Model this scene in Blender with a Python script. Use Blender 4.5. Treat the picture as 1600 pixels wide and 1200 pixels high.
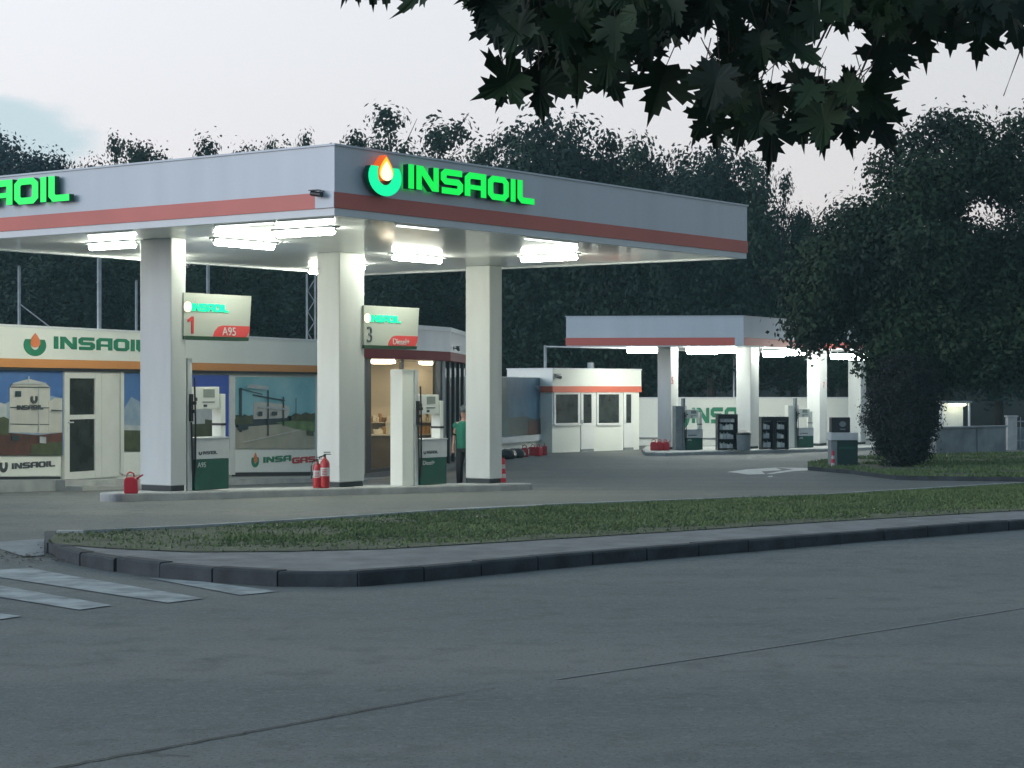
import bpy, bmesh, math, random
from mathutils import Vector, Matrix, noise
R = math.radians
scene = bpy.context.scene
for o in list(bpy.data.objects): bpy.data.objects.remove(o)
COL = scene.collection

# ------------------------------------------------------------------ camera
F = 3100.0; HY = 607.0; CZ = 1.9          # focal length and horizon in photo pixels, eye height over the road
cam = bpy.data.cameras.new('camera'); camo = bpy.data.objects.new('camera', cam); COL.objects.link(camo)
camo.location = (0, 0, CZ); camo.rotation_euler = (R(90), 0, 0)
cam.sensor_width = 36; cam.lens = 36*F/1600; cam.shift_y = (HY-600)/1600
cam.clip_end = 4000; cam.clip_start = .1
scene.camera = camo
scene.view_settings.view_transform = 'Standard'; scene.view_settings.look = 'None'
scene.view_settings.exposure = 0; scene.view_settings.gamma = 1

# ------------------------------------------------------------------ sky
w = bpy.data.worlds.new('World'); scene.world = w; w.use_nodes = True
nt = w.node_tree; N = nt.nodes; Lk = nt.links
bg = N['Background']; bg.inputs['Strength'].default_value = 1.0
tc = N.new('ShaderNodeTexCoord')
sep = N.new('ShaderNodeSeparateXYZ'); Lk.new(tc.outputs['Generated'], sep.inputs[0])
ramp = N.new('ShaderNodeValToRGB'); Lk.new(sep.outputs['Z'], ramp.inputs[0])
e = ramp.color_ramp.elements
e[0].position = 0.0; e[0].color = (.76, .70, .74, 1)
e[1].position = .09; e[1].color = (.82, .78, .83, 1)
for p, c in ((.19, (.83, .83, .88)), (.45, (.56, .66, .72)), (1.0, (.34, .43, .48))):
    q = e.new(p); q.color = (*c, 1)
# slightly dimmer towards the right / east
mr = N.new('ShaderNodeMapRange'); mr.inputs[1].default_value = -1; mr.inputs[2].default_value = 1
mr.inputs[3].default_value = 1.46; mr.inputs[4].default_value = .50
Lk.new(sep.outputs['X'], mr.inputs[0])
mul = N.new('ShaderNodeMix'); mul.data_type = 'RGBA'; mul.blend_type = 'MULTIPLY'; mul.inputs[0].default_value = 1
Lk.new(ramp.outputs[0], mul.inputs[6]); Lk.new(mr.outputs[0], mul.inputs[7])
mb_ = N.new('ShaderNodeMapRange'); mb_.inputs[1].default_value = -.5; mb_.inputs[2].default_value = .5; Lk.new(sep.outputs['Y'], mb_.inputs[0])
tint = N.new('ShaderNodeMix'); tint.data_type = 'RGBA'; tint.inputs[6].default_value = (.40, .56, .72, 1); tint.inputs[7].default_value = (1, 1, 1, 1); Lk.new(mb_.outputs[0], tint.inputs[0])
mul2 = N.new('ShaderNodeMix'); mul2.data_type = 'RGBA'; mul2.blend_type = 'MULTIPLY'; mul2.inputs[0].default_value = 1
Lk.new(mul.outputs[2], mul2.inputs[6]); Lk.new(tint.outputs[2], mul2.inputs[7]); mul = mul2
# a pale blue bank of cloud low in the west
def vdir(px, py):
    v = Vector(((px-800)/F, 1, (HY-py)/F)); v.normalize(); return v
mp = N.new('ShaderNodeMapping'); mp.inputs['Scale'].default_value = (14, 14, 42)
nz = N.new('ShaderNodeTexNoise'); nz.inputs['Scale'].default_value = 1.6; nz.inputs['Detail'].default_value = 5
Lk.new(tc.outputs['Generated'], mp.inputs[0]); Lk.new(mp.outputs[0], nz.inputs[0])
def blob(px, py, rx, rz):
    c = vdir(px, py)
    sub = N.new('ShaderNodeVectorMath'); sub.operation = 'SUBTRACT'; sub.inputs[1].default_value = c
    Lk.new(tc.outputs['Generated'], sub.inputs[0])
    mu = N.new('ShaderNodeVectorMath'); mu.operation = 'MULTIPLY'; mu.inputs[1].default_value = (1/rx, 1/rx, 1/rz)
    Lk.new(sub.outputs[0], mu.inputs[0])
    ln = N.new('ShaderNodeVectorMath'); ln.operation = 'LENGTH'; Lk.new(mu.outputs[0], ln.inputs[0])
    return ln.outputs['Value']
b1 = blob(-20, 215, .052, .0205)
ad = N.new('ShaderNodeMath'); ad.operation = 'ADD'; Lk.new(b1, ad.inputs[0])
m2 = N.new('ShaderNodeMath'); m2.operation = 'MULTIPLY_ADD'; m2.inputs[1].default_value = 1.1; m2.inputs[2].default_value = -.5
Lk.new(nz.outputs[0], m2.inputs[0]); Lk.new(m2.outputs[0], ad.inputs[1])
cr = N.new('ShaderNodeMapRange'); cr.interpolation_type = 'SMOOTHSTEP'
cr.inputs[1].default_value = .7; cr.inputs[2].default_value = 1.18; cr.inputs[3].default_value = .8; cr.inputs[4].default_value = 0
Lk.new(ad.outputs[0], cr.inputs[0])
cm = N.new('ShaderNodeMix'); cm.data_type = 'RGBA'; cm.inputs[7].default_value = (.50, .67, .76, 1)
Lk.new(cr.outputs[0], cm.inputs[0]); Lk.new(mul.outputs[2], cm.inputs[6])
# physical dusk sky mixed in
sky = N.new('ShaderNodeTexSky'); sky.sky_type = 'NISHITA'; sky.sun_disc = False
sky.sun_elevation = R(2); sky.sun_rotation = R(-110)
sm = N.new('ShaderNodeMix'); sm.data_type = 'RGBA'; sm.blend_type = 'ADD'; sm.inputs[0].default_value = .06
Lk.new(cm.outputs[2], sm.inputs[6]); Lk.new(sky.outputs[0], sm.inputs[7])
Lk.new(sm.outputs[2], bg.inputs[0])

# last light, low in the west (left, behind the camera)
sl = bpy.data.lights.new('sun', 'SUN'); sl.energy = 1.5; sl.angle = R(30); sl.color = (.84, .90, 1)
so = bpy.data.objects.new('sun', sl); COL.objects.link(so)
so.rotation_euler = Vector((-.9, -.45, .22)).to_track_quat('Z', 'Y').to_euler()

# ------------------------------------------------------------------ materials
MATS = {}
def mat(name, col, rough=.6, var=.15, scale=8, bump=0, metal=0, coat=0, emit=None, es=0, col2=None, stretch=None, spec=None, detail=6):
    if name in MATS: return MATS[name]
    m = bpy.data.materials.new(name); m.use_nodes = True; MATS[name] = m
    n = m.node_tree.nodes; l = m.node_tree.links; b = n['Principled BSDF']
    b.inputs['Roughness'].default_value = rough; b.inputs['Metallic'].default_value = metal
    b.inputs['Coat Weight'].default_value = coat; b.inputs['Coat Roughness'].default_value = .06
    if spec is not None: b.inputs['Specular IOR Level'].default_value = spec
    t = n.new('ShaderNodeTexCoord'); src = t.outputs['Object']
    if stretch:
        mp = n.new('ShaderNodeMapping'); mp.inputs['Scale'].default_value = stretch; l.new(src, mp.inputs[0]); src = mp.outputs[0]
    nz = n.new('ShaderNodeTexNoise'); nz.inputs['Scale'].default_value = scale; nz.inputs['Detail'].default_value = detail; l.new(src, nz.inputs[0])
    mx = n.new('ShaderNodeMix'); mx.data_type = 'RGBA'
    c2 = col2 or tuple(c*(1-var*1.6) for c in col)
    mr = n.new('ShaderNodeMapRange'); mr.inputs[1].default_value = .32; mr.inputs[2].default_value = .68; l.new(nz.outputs[0], mr.inputs[0])
    l.new(mr.outputs[0], mx.inputs[0]); mx.inputs[6].default_value = (*col, 1); mx.inputs[7].default_value = (*c2, 1)
    l.new(mx.outputs[2], b.inputs['Base Color'])
    if emit:
        b.inputs['Emission Color'].default_value = (*emit, 1); b.inputs['Emission Strength'].default_value = es
    if bump:
        bp = n.new('ShaderNodeBump'); bp.inputs['Strength'].default_value = bump; bp.inputs['Distance'].default_value = .02
        n2 = n.new('ShaderNodeTexNoise'); n2.inputs['Scale'].default_value = scale*6; n2.inputs['Detail'].default_value = 3
        l.new(t.outputs['Object'], n2.inputs[0]); l.new(n2.outputs[0], bp.inputs['Height']); l.new(bp.outputs[0], b.inputs['Normal'])
    return m
def asphalt(name, col, col2, col3, s1=.35):
    m = bpy.data.materials.new(name); m.use_nodes = True; MATS[name] = m
    n = m.node_tree.nodes; l = m.node_tree.links; b = n['Principled BSDF']
    t = n.new('ShaderNodeTexCoord')
    def nz(s, d, src=None):
        q = n.new('ShaderNodeTexNoise'); q.inputs['Scale'].default_value = s; q.inputs['Detail'].default_value = d
        l.new(src or t.outputs['Object'], q.inputs[0]); return q.outputs[0]
    def mix(f, a, bb, lo=.35, hi=.65):
        mr = n.new('ShaderNodeMapRange'); mr.inputs[1].default_value = lo; mr.inputs[2].default_value = hi; l.new(f, mr.inputs[0])
        x = n.new('ShaderNodeMix'); x.data_type = 'RGBA'; l.new(mr.outputs[0], x.inputs[0])
        for k, v in ((6, a), (7, bb)):
            if isinstance(v, tuple): x.inputs[k].default_value = (*v, 1)
            else: l.new(v, x.inputs[k])
        return x.outputs[2]
    # wear runs along the road
    mp = n.new('ShaderNodeMapping'); mp.inputs['Rotation'].default_value = (0, 0, R(-44)); mp.inputs['Scale'].default_value = (.18, 1, 1)
    l.new(t.outputs['Object'], mp.inputs[0])
    a = mix(nz(s1, 4), col, col2)
    a = mix(nz(.55, 5, mp.outputs[0]), a, col3, .40, .68)
    a = mix(nz(2.6, 8), a, tuple(c*.62 for c in col), .50, .74)
    a = mix(nz(14, 6), a, tuple(c*1.45 for c in col), .50, .78)
    st = n.new('ShaderNodeTexVoronoi'); st.inputs['Scale'].default_value = .9; st.inputs['Randomness'].default_value = 1; l.new(t.outputs['Object'], st.inputs[0])
    inv = n.new('ShaderNodeMath'); inv.operation = 'SUBTRACT'; inv.inputs[0].default_value = 1; l.new(st.outputs['Distance'], inv.inputs[1])
    jit = n.new('ShaderNodeMath'); jit.operation = 'MULTIPLY'; l.new(inv.outputs[0], jit.inputs[0]); l.new(nz(5, 5), jit.inputs[1])
    a = mix(jit.outputs[0], a, tuple(c*.5 for c in col), .50, .62)
    g = nz(130, 2)
    a2 = mix(g, a, tuple(c*2.0 for c in col), .5, .82)
    a3 = mix(nz(38, 4), a2, tuple(c*.4 for c in col), .52, .75)
    l.new(a3, b.inputs['Base Color']); b.inputs['Roughness'].default_value = .78
    bp = n.new('ShaderNodeBump'); bp.inputs['Strength'].default_value = .35; bp.inputs['Distance'].default_value = .01
    l.new(g, bp.inputs['Height']); l.new(bp.outputs[0], b.inputs['Normal'])
    return m
def glass_mat(name, tint=(1, 1, 1), refl=.12):
    m = bpy.data.materials.new(name); m.use_nodes = True; MATS[name] = m
    n = m.node_tree.nodes; l = m.node_tree.links
    for q in list(n):
        if q.type != 'OUTPUT_MATERIAL': n.remove(q)
    out = [q for q in n if q.type == 'OUTPUT_MATERIAL'][0]
    tr = n.new('ShaderNodeBsdfTransparent'); tr.inputs[0].default_value = (*tint, 1)
    gl = n.new('ShaderNodeBsdfGlossy'); gl.inputs['Roughness'].default_value = .03
    fr = n.new('ShaderNodeLayerWeight'); fr.inputs[0].default_value = .3
    pw = n.new('ShaderNodeMath'); pw.operation = 'POWER'; pw.inputs[1].default_value = 4; l.new(fr.outputs['Facing'], pw.inputs[0])
    ad = n.new('ShaderNodeMath'); ad.operation = 'MULTIPLY_ADD'; ad.inputs[1].default_value = refl; ad.inputs[2].default_value = .03; l.new(pw.outputs[0], ad.inputs[0])
    mx = n.new('ShaderNodeMixShader'); l.new(ad.outputs[0], mx.inputs[0]); l.new(tr.outputs[0], mx.inputs[1]); l.new(gl.outputs[0], mx.inputs[2])
    l.new(mx.outputs[0], out.inputs[0]); return m

M_road = asphalt('road_asphalt', (.104, .118, .118), (.068, .086, .092), (.155, .160, .150), .16)
M_fore = asphalt('forecourt_asphalt', (.110, .118, .114), (.078, .088, .088), (.150, .148, .132), .2)
M_pave = mat('paving', (.215, .215, .22), .85, .25, 3, .3)
M_kerb = mat('kerb_stone', (.05, .058, .066), .85, .35, 3, .4)
M_grass = mat('grass', (.145, .20, .075), .9, .4, .8, 0, col2=(.085, .13, .05))
M_soil = mat('soil', (.11, .12, .07), .95, .3, 2, .3)
M_terr = mat('terrain', (.014, .028, .026), .95, .3, .3)
M_white = mat('white_panel', (.80, .82, .75), .5, .05, .7, stretch=(1, 1, .4))
M_fasc = mat('fascia_grey', (.54, .60, .65), .35, .05, 2.2, coat=.2, stretch=(1, 1, .12))
M_red = mat('red_band', (.62, .15, .12), .45, .08, 1)
M_orange = mat('orange_band', (.62, .26, .075), .45, .06, 1)
M_borange = mat('booth_band', (.62, .14, .08), .45, .06, 1)
M_col = mat('column_white', (.56, .585, .57), .5, .08, 2.5, stretch=(1, 1, .2))
M_trim = mat('light_trim', (.70, .73, .74), .4, .05, 2)
M_dark = mat('dark_frame', (.02, .025, .03), .45, .2, 4)
M_black = mat('black_plastic', (.015, .016, .018), .4, .2, 8)
M_steel = mat('galvanised', (.42, .44, .45), .45, .2, 5, metal=.5)
M_conc = mat('concrete', (.42, .43, .42), .85, .18, 2.5, .2)
M_concd = mat('concrete_wall', (.36, .385, .39), .9, .25, 1.5, .2)
M_base = mat('column_base', (.02, .03, .035), .6, .2, 4)
M_green = mat('deep_green', (.008, .085, .058), .4, .15, 3)
M_lgreen = mat('letter_green', (.01, .20, .10), .4, .05, 3)
M_lred = mat('letter_red', (.48, .04, .04), .4, .05, 3)
M_tagred = mat('tag_red', (.55, .05, .05), .4, .05, 3)
M_flame = mat('flame_orange', (.75, .20, .07), .4, .05, 3)
M_grey = mat('mid_grey', (.22, .25, .26), .5, .15, 4)
M_lgrey = mat('light_grey', (.55, .58, .58), .5, .08, 3)
M_ink = mat('ink', (.05, .06, .07), .5, .1, 5)
M_can = mat('red_plastic', (.50, .015, .03), .35, .1, 5)
M_ext = mat('extinguisher_red', (.42, .012, .018), .3, .1, 5, coat=.4)
M_tube = mat('lit_tube', (.9, .9, .85), .5, 0, 1, emit=(.97, 1, .84), es=105)
M_tube2 = mat('lit_tube_far', (.9, .9, .85), .5, 0, 1, emit=(.96, 1, .92), es=80)
M_edge = mat('lit_strip', (.9, .9, .85), .5, 0, 1, emit=(.95, 1, .93), es=2.2)
M_ledg = mat('lit_green', (.0, .3, .1), .5, 0, 1, emit=(0, .86, .07), es=1.0)
M_ledt = mat('lit_turquoise', (.0, .3, .2), .5, 0, 1, emit=(0, .92, .36), es=1.0)
M_ledy = mat('lit_yellow', (.6, .4, .0), .5, 0, 1, emit=(1, .55, .04), es=1.1)
M_ledw = mat('lit_white', (.8, .8, .5), .5, 0, 1, emit=(1, .93, .55), es=1.4)
M_ledr = mat('lit_redorange', (.5, .1, .0), .5, 0, 1, emit=(.9, .12, .02), es=.8)
M_side = mat('letter_side', (.0, .10, .05), .5, .1, 3)
M_glassc = glass_mat('clear_glass', (.92, .93, .90), .2)
M_glassd = mat('dark_glass', (.015, .022, .022), .08, .2, 1, spec=.6)
M_doorg = mat('door_glass', (.035, .045, .04), .18, .4, 2.2, spec=.5)
M_skin = mat('skin', (.42, .24, .17), .55, .1, 5)
M_bark = mat('bark', (.055, .045, .035), .9, .4, 6, .5, stretch=(1, 1, .3))
M_paint = mat('road_paint', (.40, .43, .44), .8, .3, 3.2, 0, col2=(.15, .17, .18), detail=12)

def leafmat(name, a, b, scale=.5, rough=.7):
    m = bpy.data.materials.new(name); m.use_nodes = True
    n = m.node_tree.nodes; l = m.node_tree.links; p = n['Principled BSDF']
    g = n.new('ShaderNodeTexCoord'); nz = n.new('ShaderNodeTexNoise'); nz.inputs['Scale'].default_value = scale; nz.inputs['Detail'].default_value = 4
    l.new(g.outputs['Object'], nz.inputs[0])
    mr = n.new('ShaderNodeMapRange'); mr.inputs[1].default_value = .38; mr.inputs[2].default_value = .62; l.new(nz.outputs[0], mr.inputs[0])
    mx = n.new('ShaderNodeMix'); mx.data_type = 'RGBA'; mx.inputs[6].default_value = (*a, 1); mx.inputs[7].default_value = (*b, 1)
    l.new(mr.outputs[0], mx.inputs[0]); l.new(mx.outputs[2], p.inputs['Base Color'])
    p.inputs['Roughness'].default_value = rough; p.inputs['Specular IOR Level'].default_value = .25
    return m
M_leafA = leafmat('leaf_dark', (.014, .036, .024), (.005, .016, .013))
M_leafB = leafmat('leaf_mid', (.020, .046, .022), (.007, .020, .014))
M_leafC = leafmat('leaf_haze_teal', (.024, .05, .056), (.013, .03, .037))  # distance haze of the far left trees put into the leaf colour
M_leafR = leafmat('leaf_right', (.020, .042, .016), (.005, .014, .010), .35)
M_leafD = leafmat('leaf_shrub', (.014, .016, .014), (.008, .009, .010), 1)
M_maple = leafmat('maple_leaf', (.014, .034, .012), (.006, .016, .010), 3, .6)

# ------------------------------------------------------------------ geometry helpers
def H(y):                                   # height of the ground: rises from the road, then falls towards the back
    pts = ((-500, 0), (20, 0), (31.1, .11), (52, -.52), (5000, -.52))
    for (a, za), (b, zb) in zip(pts, pts[1:]):
        if y <= b: return za+(zb-za)*(y-a)/(b-a)
    return -.52
def W(px, py, D): return Vector((D*(px-800)/F, D, CZ+D*(HY-py)/F))
def G(px, py, off=0.0):                     # the point of the ground seen at a photo pixel
    lo, hi = 3.0, 400.0
    s = (py-HY)/F
    for _ in range(60):
        m = (lo+hi)/2
        if CZ-m*s > H(m)+off: lo = m
        else: hi = m
    return Vector(((px-800)/F*lo, lo))
def tag(o, label=None, cat=None, group=None, kind=None):
    if label: o['label'] = label
    if cat: o['category'] = cat
    if group: o['group'] = group
    if kind: o['kind'] = kind
    return o
def empty(name, loc=(0, 0, 0), rz=0):
    o = bpy.data.objects.new(name, None); COL.objects.link(o); o.location = loc; o.rotation_euler = (0, 0, rz)
    o.empty_display_size = .2; return o
class MB:
    def __init__(s): s.v = []; s.f = []; s.m = []
    def add(s, vs, fs, mi=0):
        o = len(s.v); s.v += [tuple(v) for v in vs]; s.f += [tuple(i+o for i in f) for f in fs]; s.m += [mi]*len(fs); return s
    def box(s, x0, x1, y0, y1, z0, z1, mi=0):
        return s.add([(x0,y0,z0),(x1,y0,z0),(x1,y1,z0),(x0,y1,z0),(x0,y0,z1),(x1,y0,z1),(x1,y1,z1),(x0,y1,z1)],
            [(0,3,2,1),(4,5,6,7),(0,1,5,4),(1,2,6,5),(2,3,7,6),(3,0,4,7)], mi)
    def prism(s, poly, y0, y1, mi=0, mside=None):      # polygon in x,z extruded along y (y0 = front)
        n = len(poly)
        vs = [(x, y0, z) for x, z in poly]+[(x, y1, z) for x, z in poly]
        s.add(vs, [tuple(range(n)), tuple(range(2*n-1, n-1, -1))], mi)
        o = len(s.v)-2*n
        s.f += [(o+i, o+n+i, o+n+(i+1) % n, o+(i+1) % n) for i in range(n)]; s.m += [mi if mside is None else mside]*n
        return s
    def slab(s, poly, z0, z1, mi=0):                   # polygon in x,y extruded along z
        n = len(poly)
        vs = [(x, y, z0) for x, y in poly]+[(x, y, z1) for x, y in poly]
        return s.add(vs, [tuple(range(n-1, -1, -1)), tuple(range(n, 2*n))]+[(i, (i+1) % n, n+(i+1) % n, n+i) for i in range(n)], mi)
    def tube(s, pts, rads, seg=8, mi=0, cap=True):
        rings = []; pts = [Vector(p) for p in pts]
        if not isinstance(rads, (list, tuple)): rads = [rads]*len(pts)
        o = len(s.v)
        for i, p in enumerate(pts):
            d = (pts[min(i+1, len(pts)-1)]-pts[max(i-1, 0)]).normalized()
            a = d.orthogonal().normalized() if abs(d.z) < .95 else Vector((1, 0, 0))
            a = (a-d*a.dot(d)).normalized(); b = d.cross(a)
            if abs(d.z) < .95:
                a = Vector((0, 0, 1)); a = (a-d*a.dot(d)).normalized(); b = d.cross(a)
            for k in range(seg):
                t = 2*math.pi*k/seg; s.v.append(tuple(p+(a*math.cos(t)+b*math.sin(t))*rads[i]))
        for i in range(len(pts)-1):
            for k in range(seg):
                s.f.append((o+i*seg+k, o+i*seg+(k+1) % seg, o+(i+1)*seg+(k+1) % seg, o+(i+1)*seg+k)); s.m.append(mi)
        if cap:
            s.f.append(tuple(o+k for k in range(seg))[::-1]); s.m.append(mi)
            s.f.append(tuple(o+(len(pts)-1)*seg+k for k in range(seg))); s.m.append(mi)
        return s
    def lathe(s, prof, cx=0, cy=0, seg=16, mi=0):      # prof: (radius, z)
        o = len(s.v)
        for r, z in prof:
            for k in range(seg):
                t = 2*math.pi*k/seg; s.v.append((cx+r*math.cos(t), cy+r*math.sin(t), z))
        for i in range(len(prof)-1):
            for k in range(seg):
                s.f.append((o+i*seg+k, o+i*seg+(k+1) % seg, o+(i+1)*seg+(k+1) % seg, o+(i+1)*seg+k)); s.m.append(mi)
        s.f.append(tuple(o+k for k in range(seg))[::-1]); s.m.append(mi)
        s.f.append(tuple(o+(len(prof)-1)*seg+k for k in range(seg))); s.m.append(mi)
        return s
    def build(s, name, mats, parent=None, bevel=0, smooth=False):
        me = bpy.data.meshes.new(name); me.from_pydata(s.v, [], s.f)
        if not isinstance(mats, (list, tuple)): mats = [mats]
        for m in mats: me.materials.append(m)
        me.polygons.foreach_set('material_index', s.m)
        if smooth: me.polygons.foreach_set('use_smooth', [True]*len(s.f))
        bm = bmesh.new(); bm.from_mesh(me); bmesh.ops.recalc_face_normals(bm, faces=bm.faces); bm.to_mesh(me); bm.free()
        o = bpy.data.objects.new(name, me); COL.objects.link(o)
        if parent: o.parent = parent
        if bevel:
            b = o.modifiers.new('bevel', 'BEVEL'); b.width = bevel; b.segments = 2; b.limit_method = 'ANGLE'
        return o
def build_each(mb, name, mats, parent=None, bevel=0, smooth=False):
    n = len(mb.v); par = list(range(n))
    def find(a):
        while par[a] != a: par[a] = par[par[a]]; a = par[a]
        return a
    for f in mb.f:
        for k in f[1:]: par[find(k)] = find(f[0])
    gr = {}
    for f, m in zip(mb.f, mb.m): gr.setdefault(find(f[0]), []).append((f, m))
    out = []
    for g in gr.values():
        ids = sorted({k for f, _ in g for k in f}); mp_ = {k: i for i, k in enumerate(ids)}
        q = MB(); q.v = [mb.v[k] for k in ids]; q.f = [tuple(mp_[k] for k in f) for f, _ in g]; q.m = [m for _, m in g]
        out.append(q.build(name, mats, parent, bevel, smooth))
    return out
def tree_copy(o, parent=None):
    c = o.copy(); COL.objects.link(c); c.parent = parent
    for ch in o.children: tree_copy(ch, c)
    return c
class Fr:                                   # a wall plane: origin, angle of its run from the view axis (degrees to the right), base z
    def __init__(s, x, y, ang, z=0):
        s.o = Vector((x, y)); s.d = Vector((math.sin(R(ang)), math.cos(R(ang)))); s.n = Vector((-s.d.y, s.d.x)); s.z = z
        s.rz = math.atan2(s.d.y, s.d.x)
    def u(s, px, v=0.0):                    # run coordinate seen at column px on the plane offset by v
        k = (px-800)/F; o = s.o+s.n*v
        return (k*o.y-o.x)/(s.d.x-k*s.d.y)
    def uz(s, px, py, v=0.0):
        u = s.u(px, v); D = (s.o+s.n*v+s.d*u).y
        return u, CZ+D*(HY-py)/F-s.z
    def xy(s, u, v=0.0): return s.o+s.d*u+s.n*v
    def root(s, name): return empty(name, (s.o.x, s.o.y, s.z), s.rz)

def sheet(name, poly, off, m, kind='structure', ys=(20, 31.1, 52), step=None):
    bm = bmesh.new(); bm.faces.new([bm.verts.new((x, y, 0)) for x, y in poly])
    for yc in ys:
        bmesh.ops.bisect_plane(bm, geom=bm.verts[:]+bm.edges[:]+bm.faces[:], plane_co=(0, yc, 0), plane_no=(0, 1, 0))
    for v in bm.verts: v.co.z = H(v.co.y)+off
    bmesh.ops.recalc_face_normals(bm, faces=bm.faces)
    me = bpy.data.meshes.new(name); 
    for f in bm.faces:
        if f.normal.z < 0: f.normal_flip()
    bmesh.ops.triangulate(bm, faces=bm.faces[:])
    bm.to_mesh(me); bm.free(); me.materials.append(m)
    o = bpy.data.objects.new(name, me); COL.objects.link(o); o['kind'] = kind; return o

# ------------------------------------------------------------------ letters
def strip(pts, t, closed=False):
    pts = [Vector(p) for p in pts]; n = len(pts); L = []; Rr = []
    for i in range(n):
        if closed: a, b, c = pts[i-1], pts[i], pts[(i+1) % n]
        else: a, b, c = pts[max(i-1, 0)], pts[i], pts[min(i+1, n-1)]
        d1 = (b-a).normalized() if (b-a).length > 0 else (c-b).normalized()
        d2 = (c-b).normalized() if (c-b).length > 0 else d1
        n1 = Vector((-d1.y, d1.x)); n2 = Vector((-d2.y, d2.x)); m = (n1+n2).normalized()
        k = t/2/max(.3, m.dot(n1)); L.append(b+m*k); Rr.append(b-m*k)
    return L, Rr
GL = {
 'I': (.25, [('poly', [(0,0),(0,1),(.25,1),(.25,0)])]),
 'N': (1.0, [('poly', [(0,0),(0,1),(.3,1),(.76,.38),(.76,1),(1,1),(1,0),(.70,0),(.24,.62),(.24,0)])]),
 'L': (.85, [('strip', [(.12,1),(.12,.24),(.24,.11),(.85,.11)])]),
 'S': (1.0, [('strip', [(.97,.89),(.22,.89),(.12,.79),(.12,.6),(.22,.5),(.78,.5),(.88,.4),(.88,.21),(.78,.11),(.03,.11)])]),
 'A': (1.0, [('strip', [(.12,0),(.12,.76),(.25,.89),(.88,.89),(.88,0)]), ('poly', [(.235,.3),(.235,.5),(.765,.5),(.765,.3)])]),
 'O': (1.0, [('loop', [(.12,.24),(.12,.76),(.25,.89),(.75,.89),(.88,.76),(.88,.24),(.75,.11),(.25,.11)])]),
 'G': (1.0, [('strip', [(1,.89),(.22,.89),(.12,.79),(.12,.21),(.22,.11),(.88,.11),(.88,.5),(.5,.5)])]),
}
def glyph(mb, ch, x, z, sx, sz, y0, y1, mi=0, ms=None):
    wd, parts = GL[ch]; t = .265
    for kind, pts in parts:
        if kind == 'poly': mb.prism([(x+a*sx, z+b*sz) for a, b in pts], y0, y1, mi, ms)
        else:
            Lp, Rp = strip(pts, t, kind == 'loop')
            Lp = [(x+p.x*sx, z+p.y*sz) for p in Lp]; Rp = [(x+p.x*sx, z+p.y*sz) for p in Rp]; n = len(Lp)
            o = len(mb.v)
            mb.v += [(a, y0, b) for a, b in Lp]+[(a, y0, b) for a, b in Rp]+[(a, y1, b) for a, b in Lp]+[(a, y1, b) for a, b in Rp]
            rng = range(n if kind == 'loop' else n-1); s_ = mi if ms is None else ms
            for i in rng:
                j = (i+1) % n
                mb.f.append((o+i, o+j, o+n+j, o+n+i)); mb.m.append(mi)
                mb.f.append((o+2*n+i, o+3*n+i, o+3*n+j, o+2*n+j)); mb.m.append(s_)
                mb.f.append((o+i, o+2*n+i, o+2*n+j, o+j)); mb.m.append(s_)
                mb.f.append((o+n+i, o+n+j, o+3*n+j, o+3*n+i)); mb.m.append(s_)
            if kind != 'loop':
                for i in (0, n-1): mb.f.append((o+i, o+n+i, o+3*n+i, o+2*n+i)); mb.m.append(s_)
    return wd*sx
def word(mb, txt, x0, x1, z, h, y0, y1, mi=0, ms=None, gap=.13):
    tot = sum(GL[c][0] for c in txt)+gap*(len(txt)-1); s = (x1-x0)/tot; x = x0
    for c in txt: x += glyph(mb, c, x, z, s, h, y0, y1, mi, ms)+gap*s
def logo(mb, cx, cz, w_, h_, y0, y1, mi=0, ms=None):   # the open ring
    n = 20; o = len(mb.v); s_ = mi if ms is None else ms
    for k in range(n+1):
        a = R(148+(244)*k/n); t = .54+.10*(math.sin(math.pi*k/n))
        co, si = math.cos(a), math.sin(a)
        ox, oz = cx+w_/2*co*1.02, cz+h_/2*(si if si < .53 else .53)
        ix, iz = cx+w_/2*co*(1-t), cz+h_/2*(si*(1-t*.9) if k not in (0, n) else .53)
        for y in (y0, y1): mb.v.append((ox, y, oz)); mb.v.append((ix, y, iz))
    for k in range(n):
        a, b = o+4*k, o+4*(k+1)
        mb.f += [(a, a+1, b+1, b), (a+2, b+2, b+3, a+3), (a, b, b+2, a+2), (a+1, a+3, b+3, b+1)]; mb.m += [mi, s_, s_, s_]
    mb.f += [(o, o+2, o+3, o+1), (o+4*n, o+4*n+1, o+4*n+3, o+4*n+2)]; mb.m += [s_, s_]
def drop(cx, cz, w_, h_, n=18):            # flame shaped outline
    out = []
    for k in range(n):
        t = 2*math.pi*k/n; r = math.sin(t/2)
        x = math.sin(t)*r**1.1*.62; z = math.cos(t)*.5
        out.append((cx+x*w_, cz+z*h_))
    return out
def text_mesh(name, s, size, m, parent, x, y, z, ex=.004, sx=1.0, align='LEFT'):
    cu = bpy.data.curves.new(name, 'FONT'); cu.body = s; cu.size = size; cu.extrude = ex; cu.align_x = align
    t = bpy.data.objects.new(name+'_src', cu); COL.objects.link(t)
    dg = bpy.context.evaluated_depsgraph_get(); dg.update()
    me = bpy.data.meshes.new_from_object(t.evaluated_get(dg)); me.name = name
    bpy.data.objects.remove(t); me.materials.clear(); me.materials.append(m)
    o = bpy.data.objects.new(name, me); COL.objects.link(o); o.parent = parent
    o.location = (x, y, z); o.rotation_euler = (R(90), 0, 0); o.scale = (sx, 1, 1); return o

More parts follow.
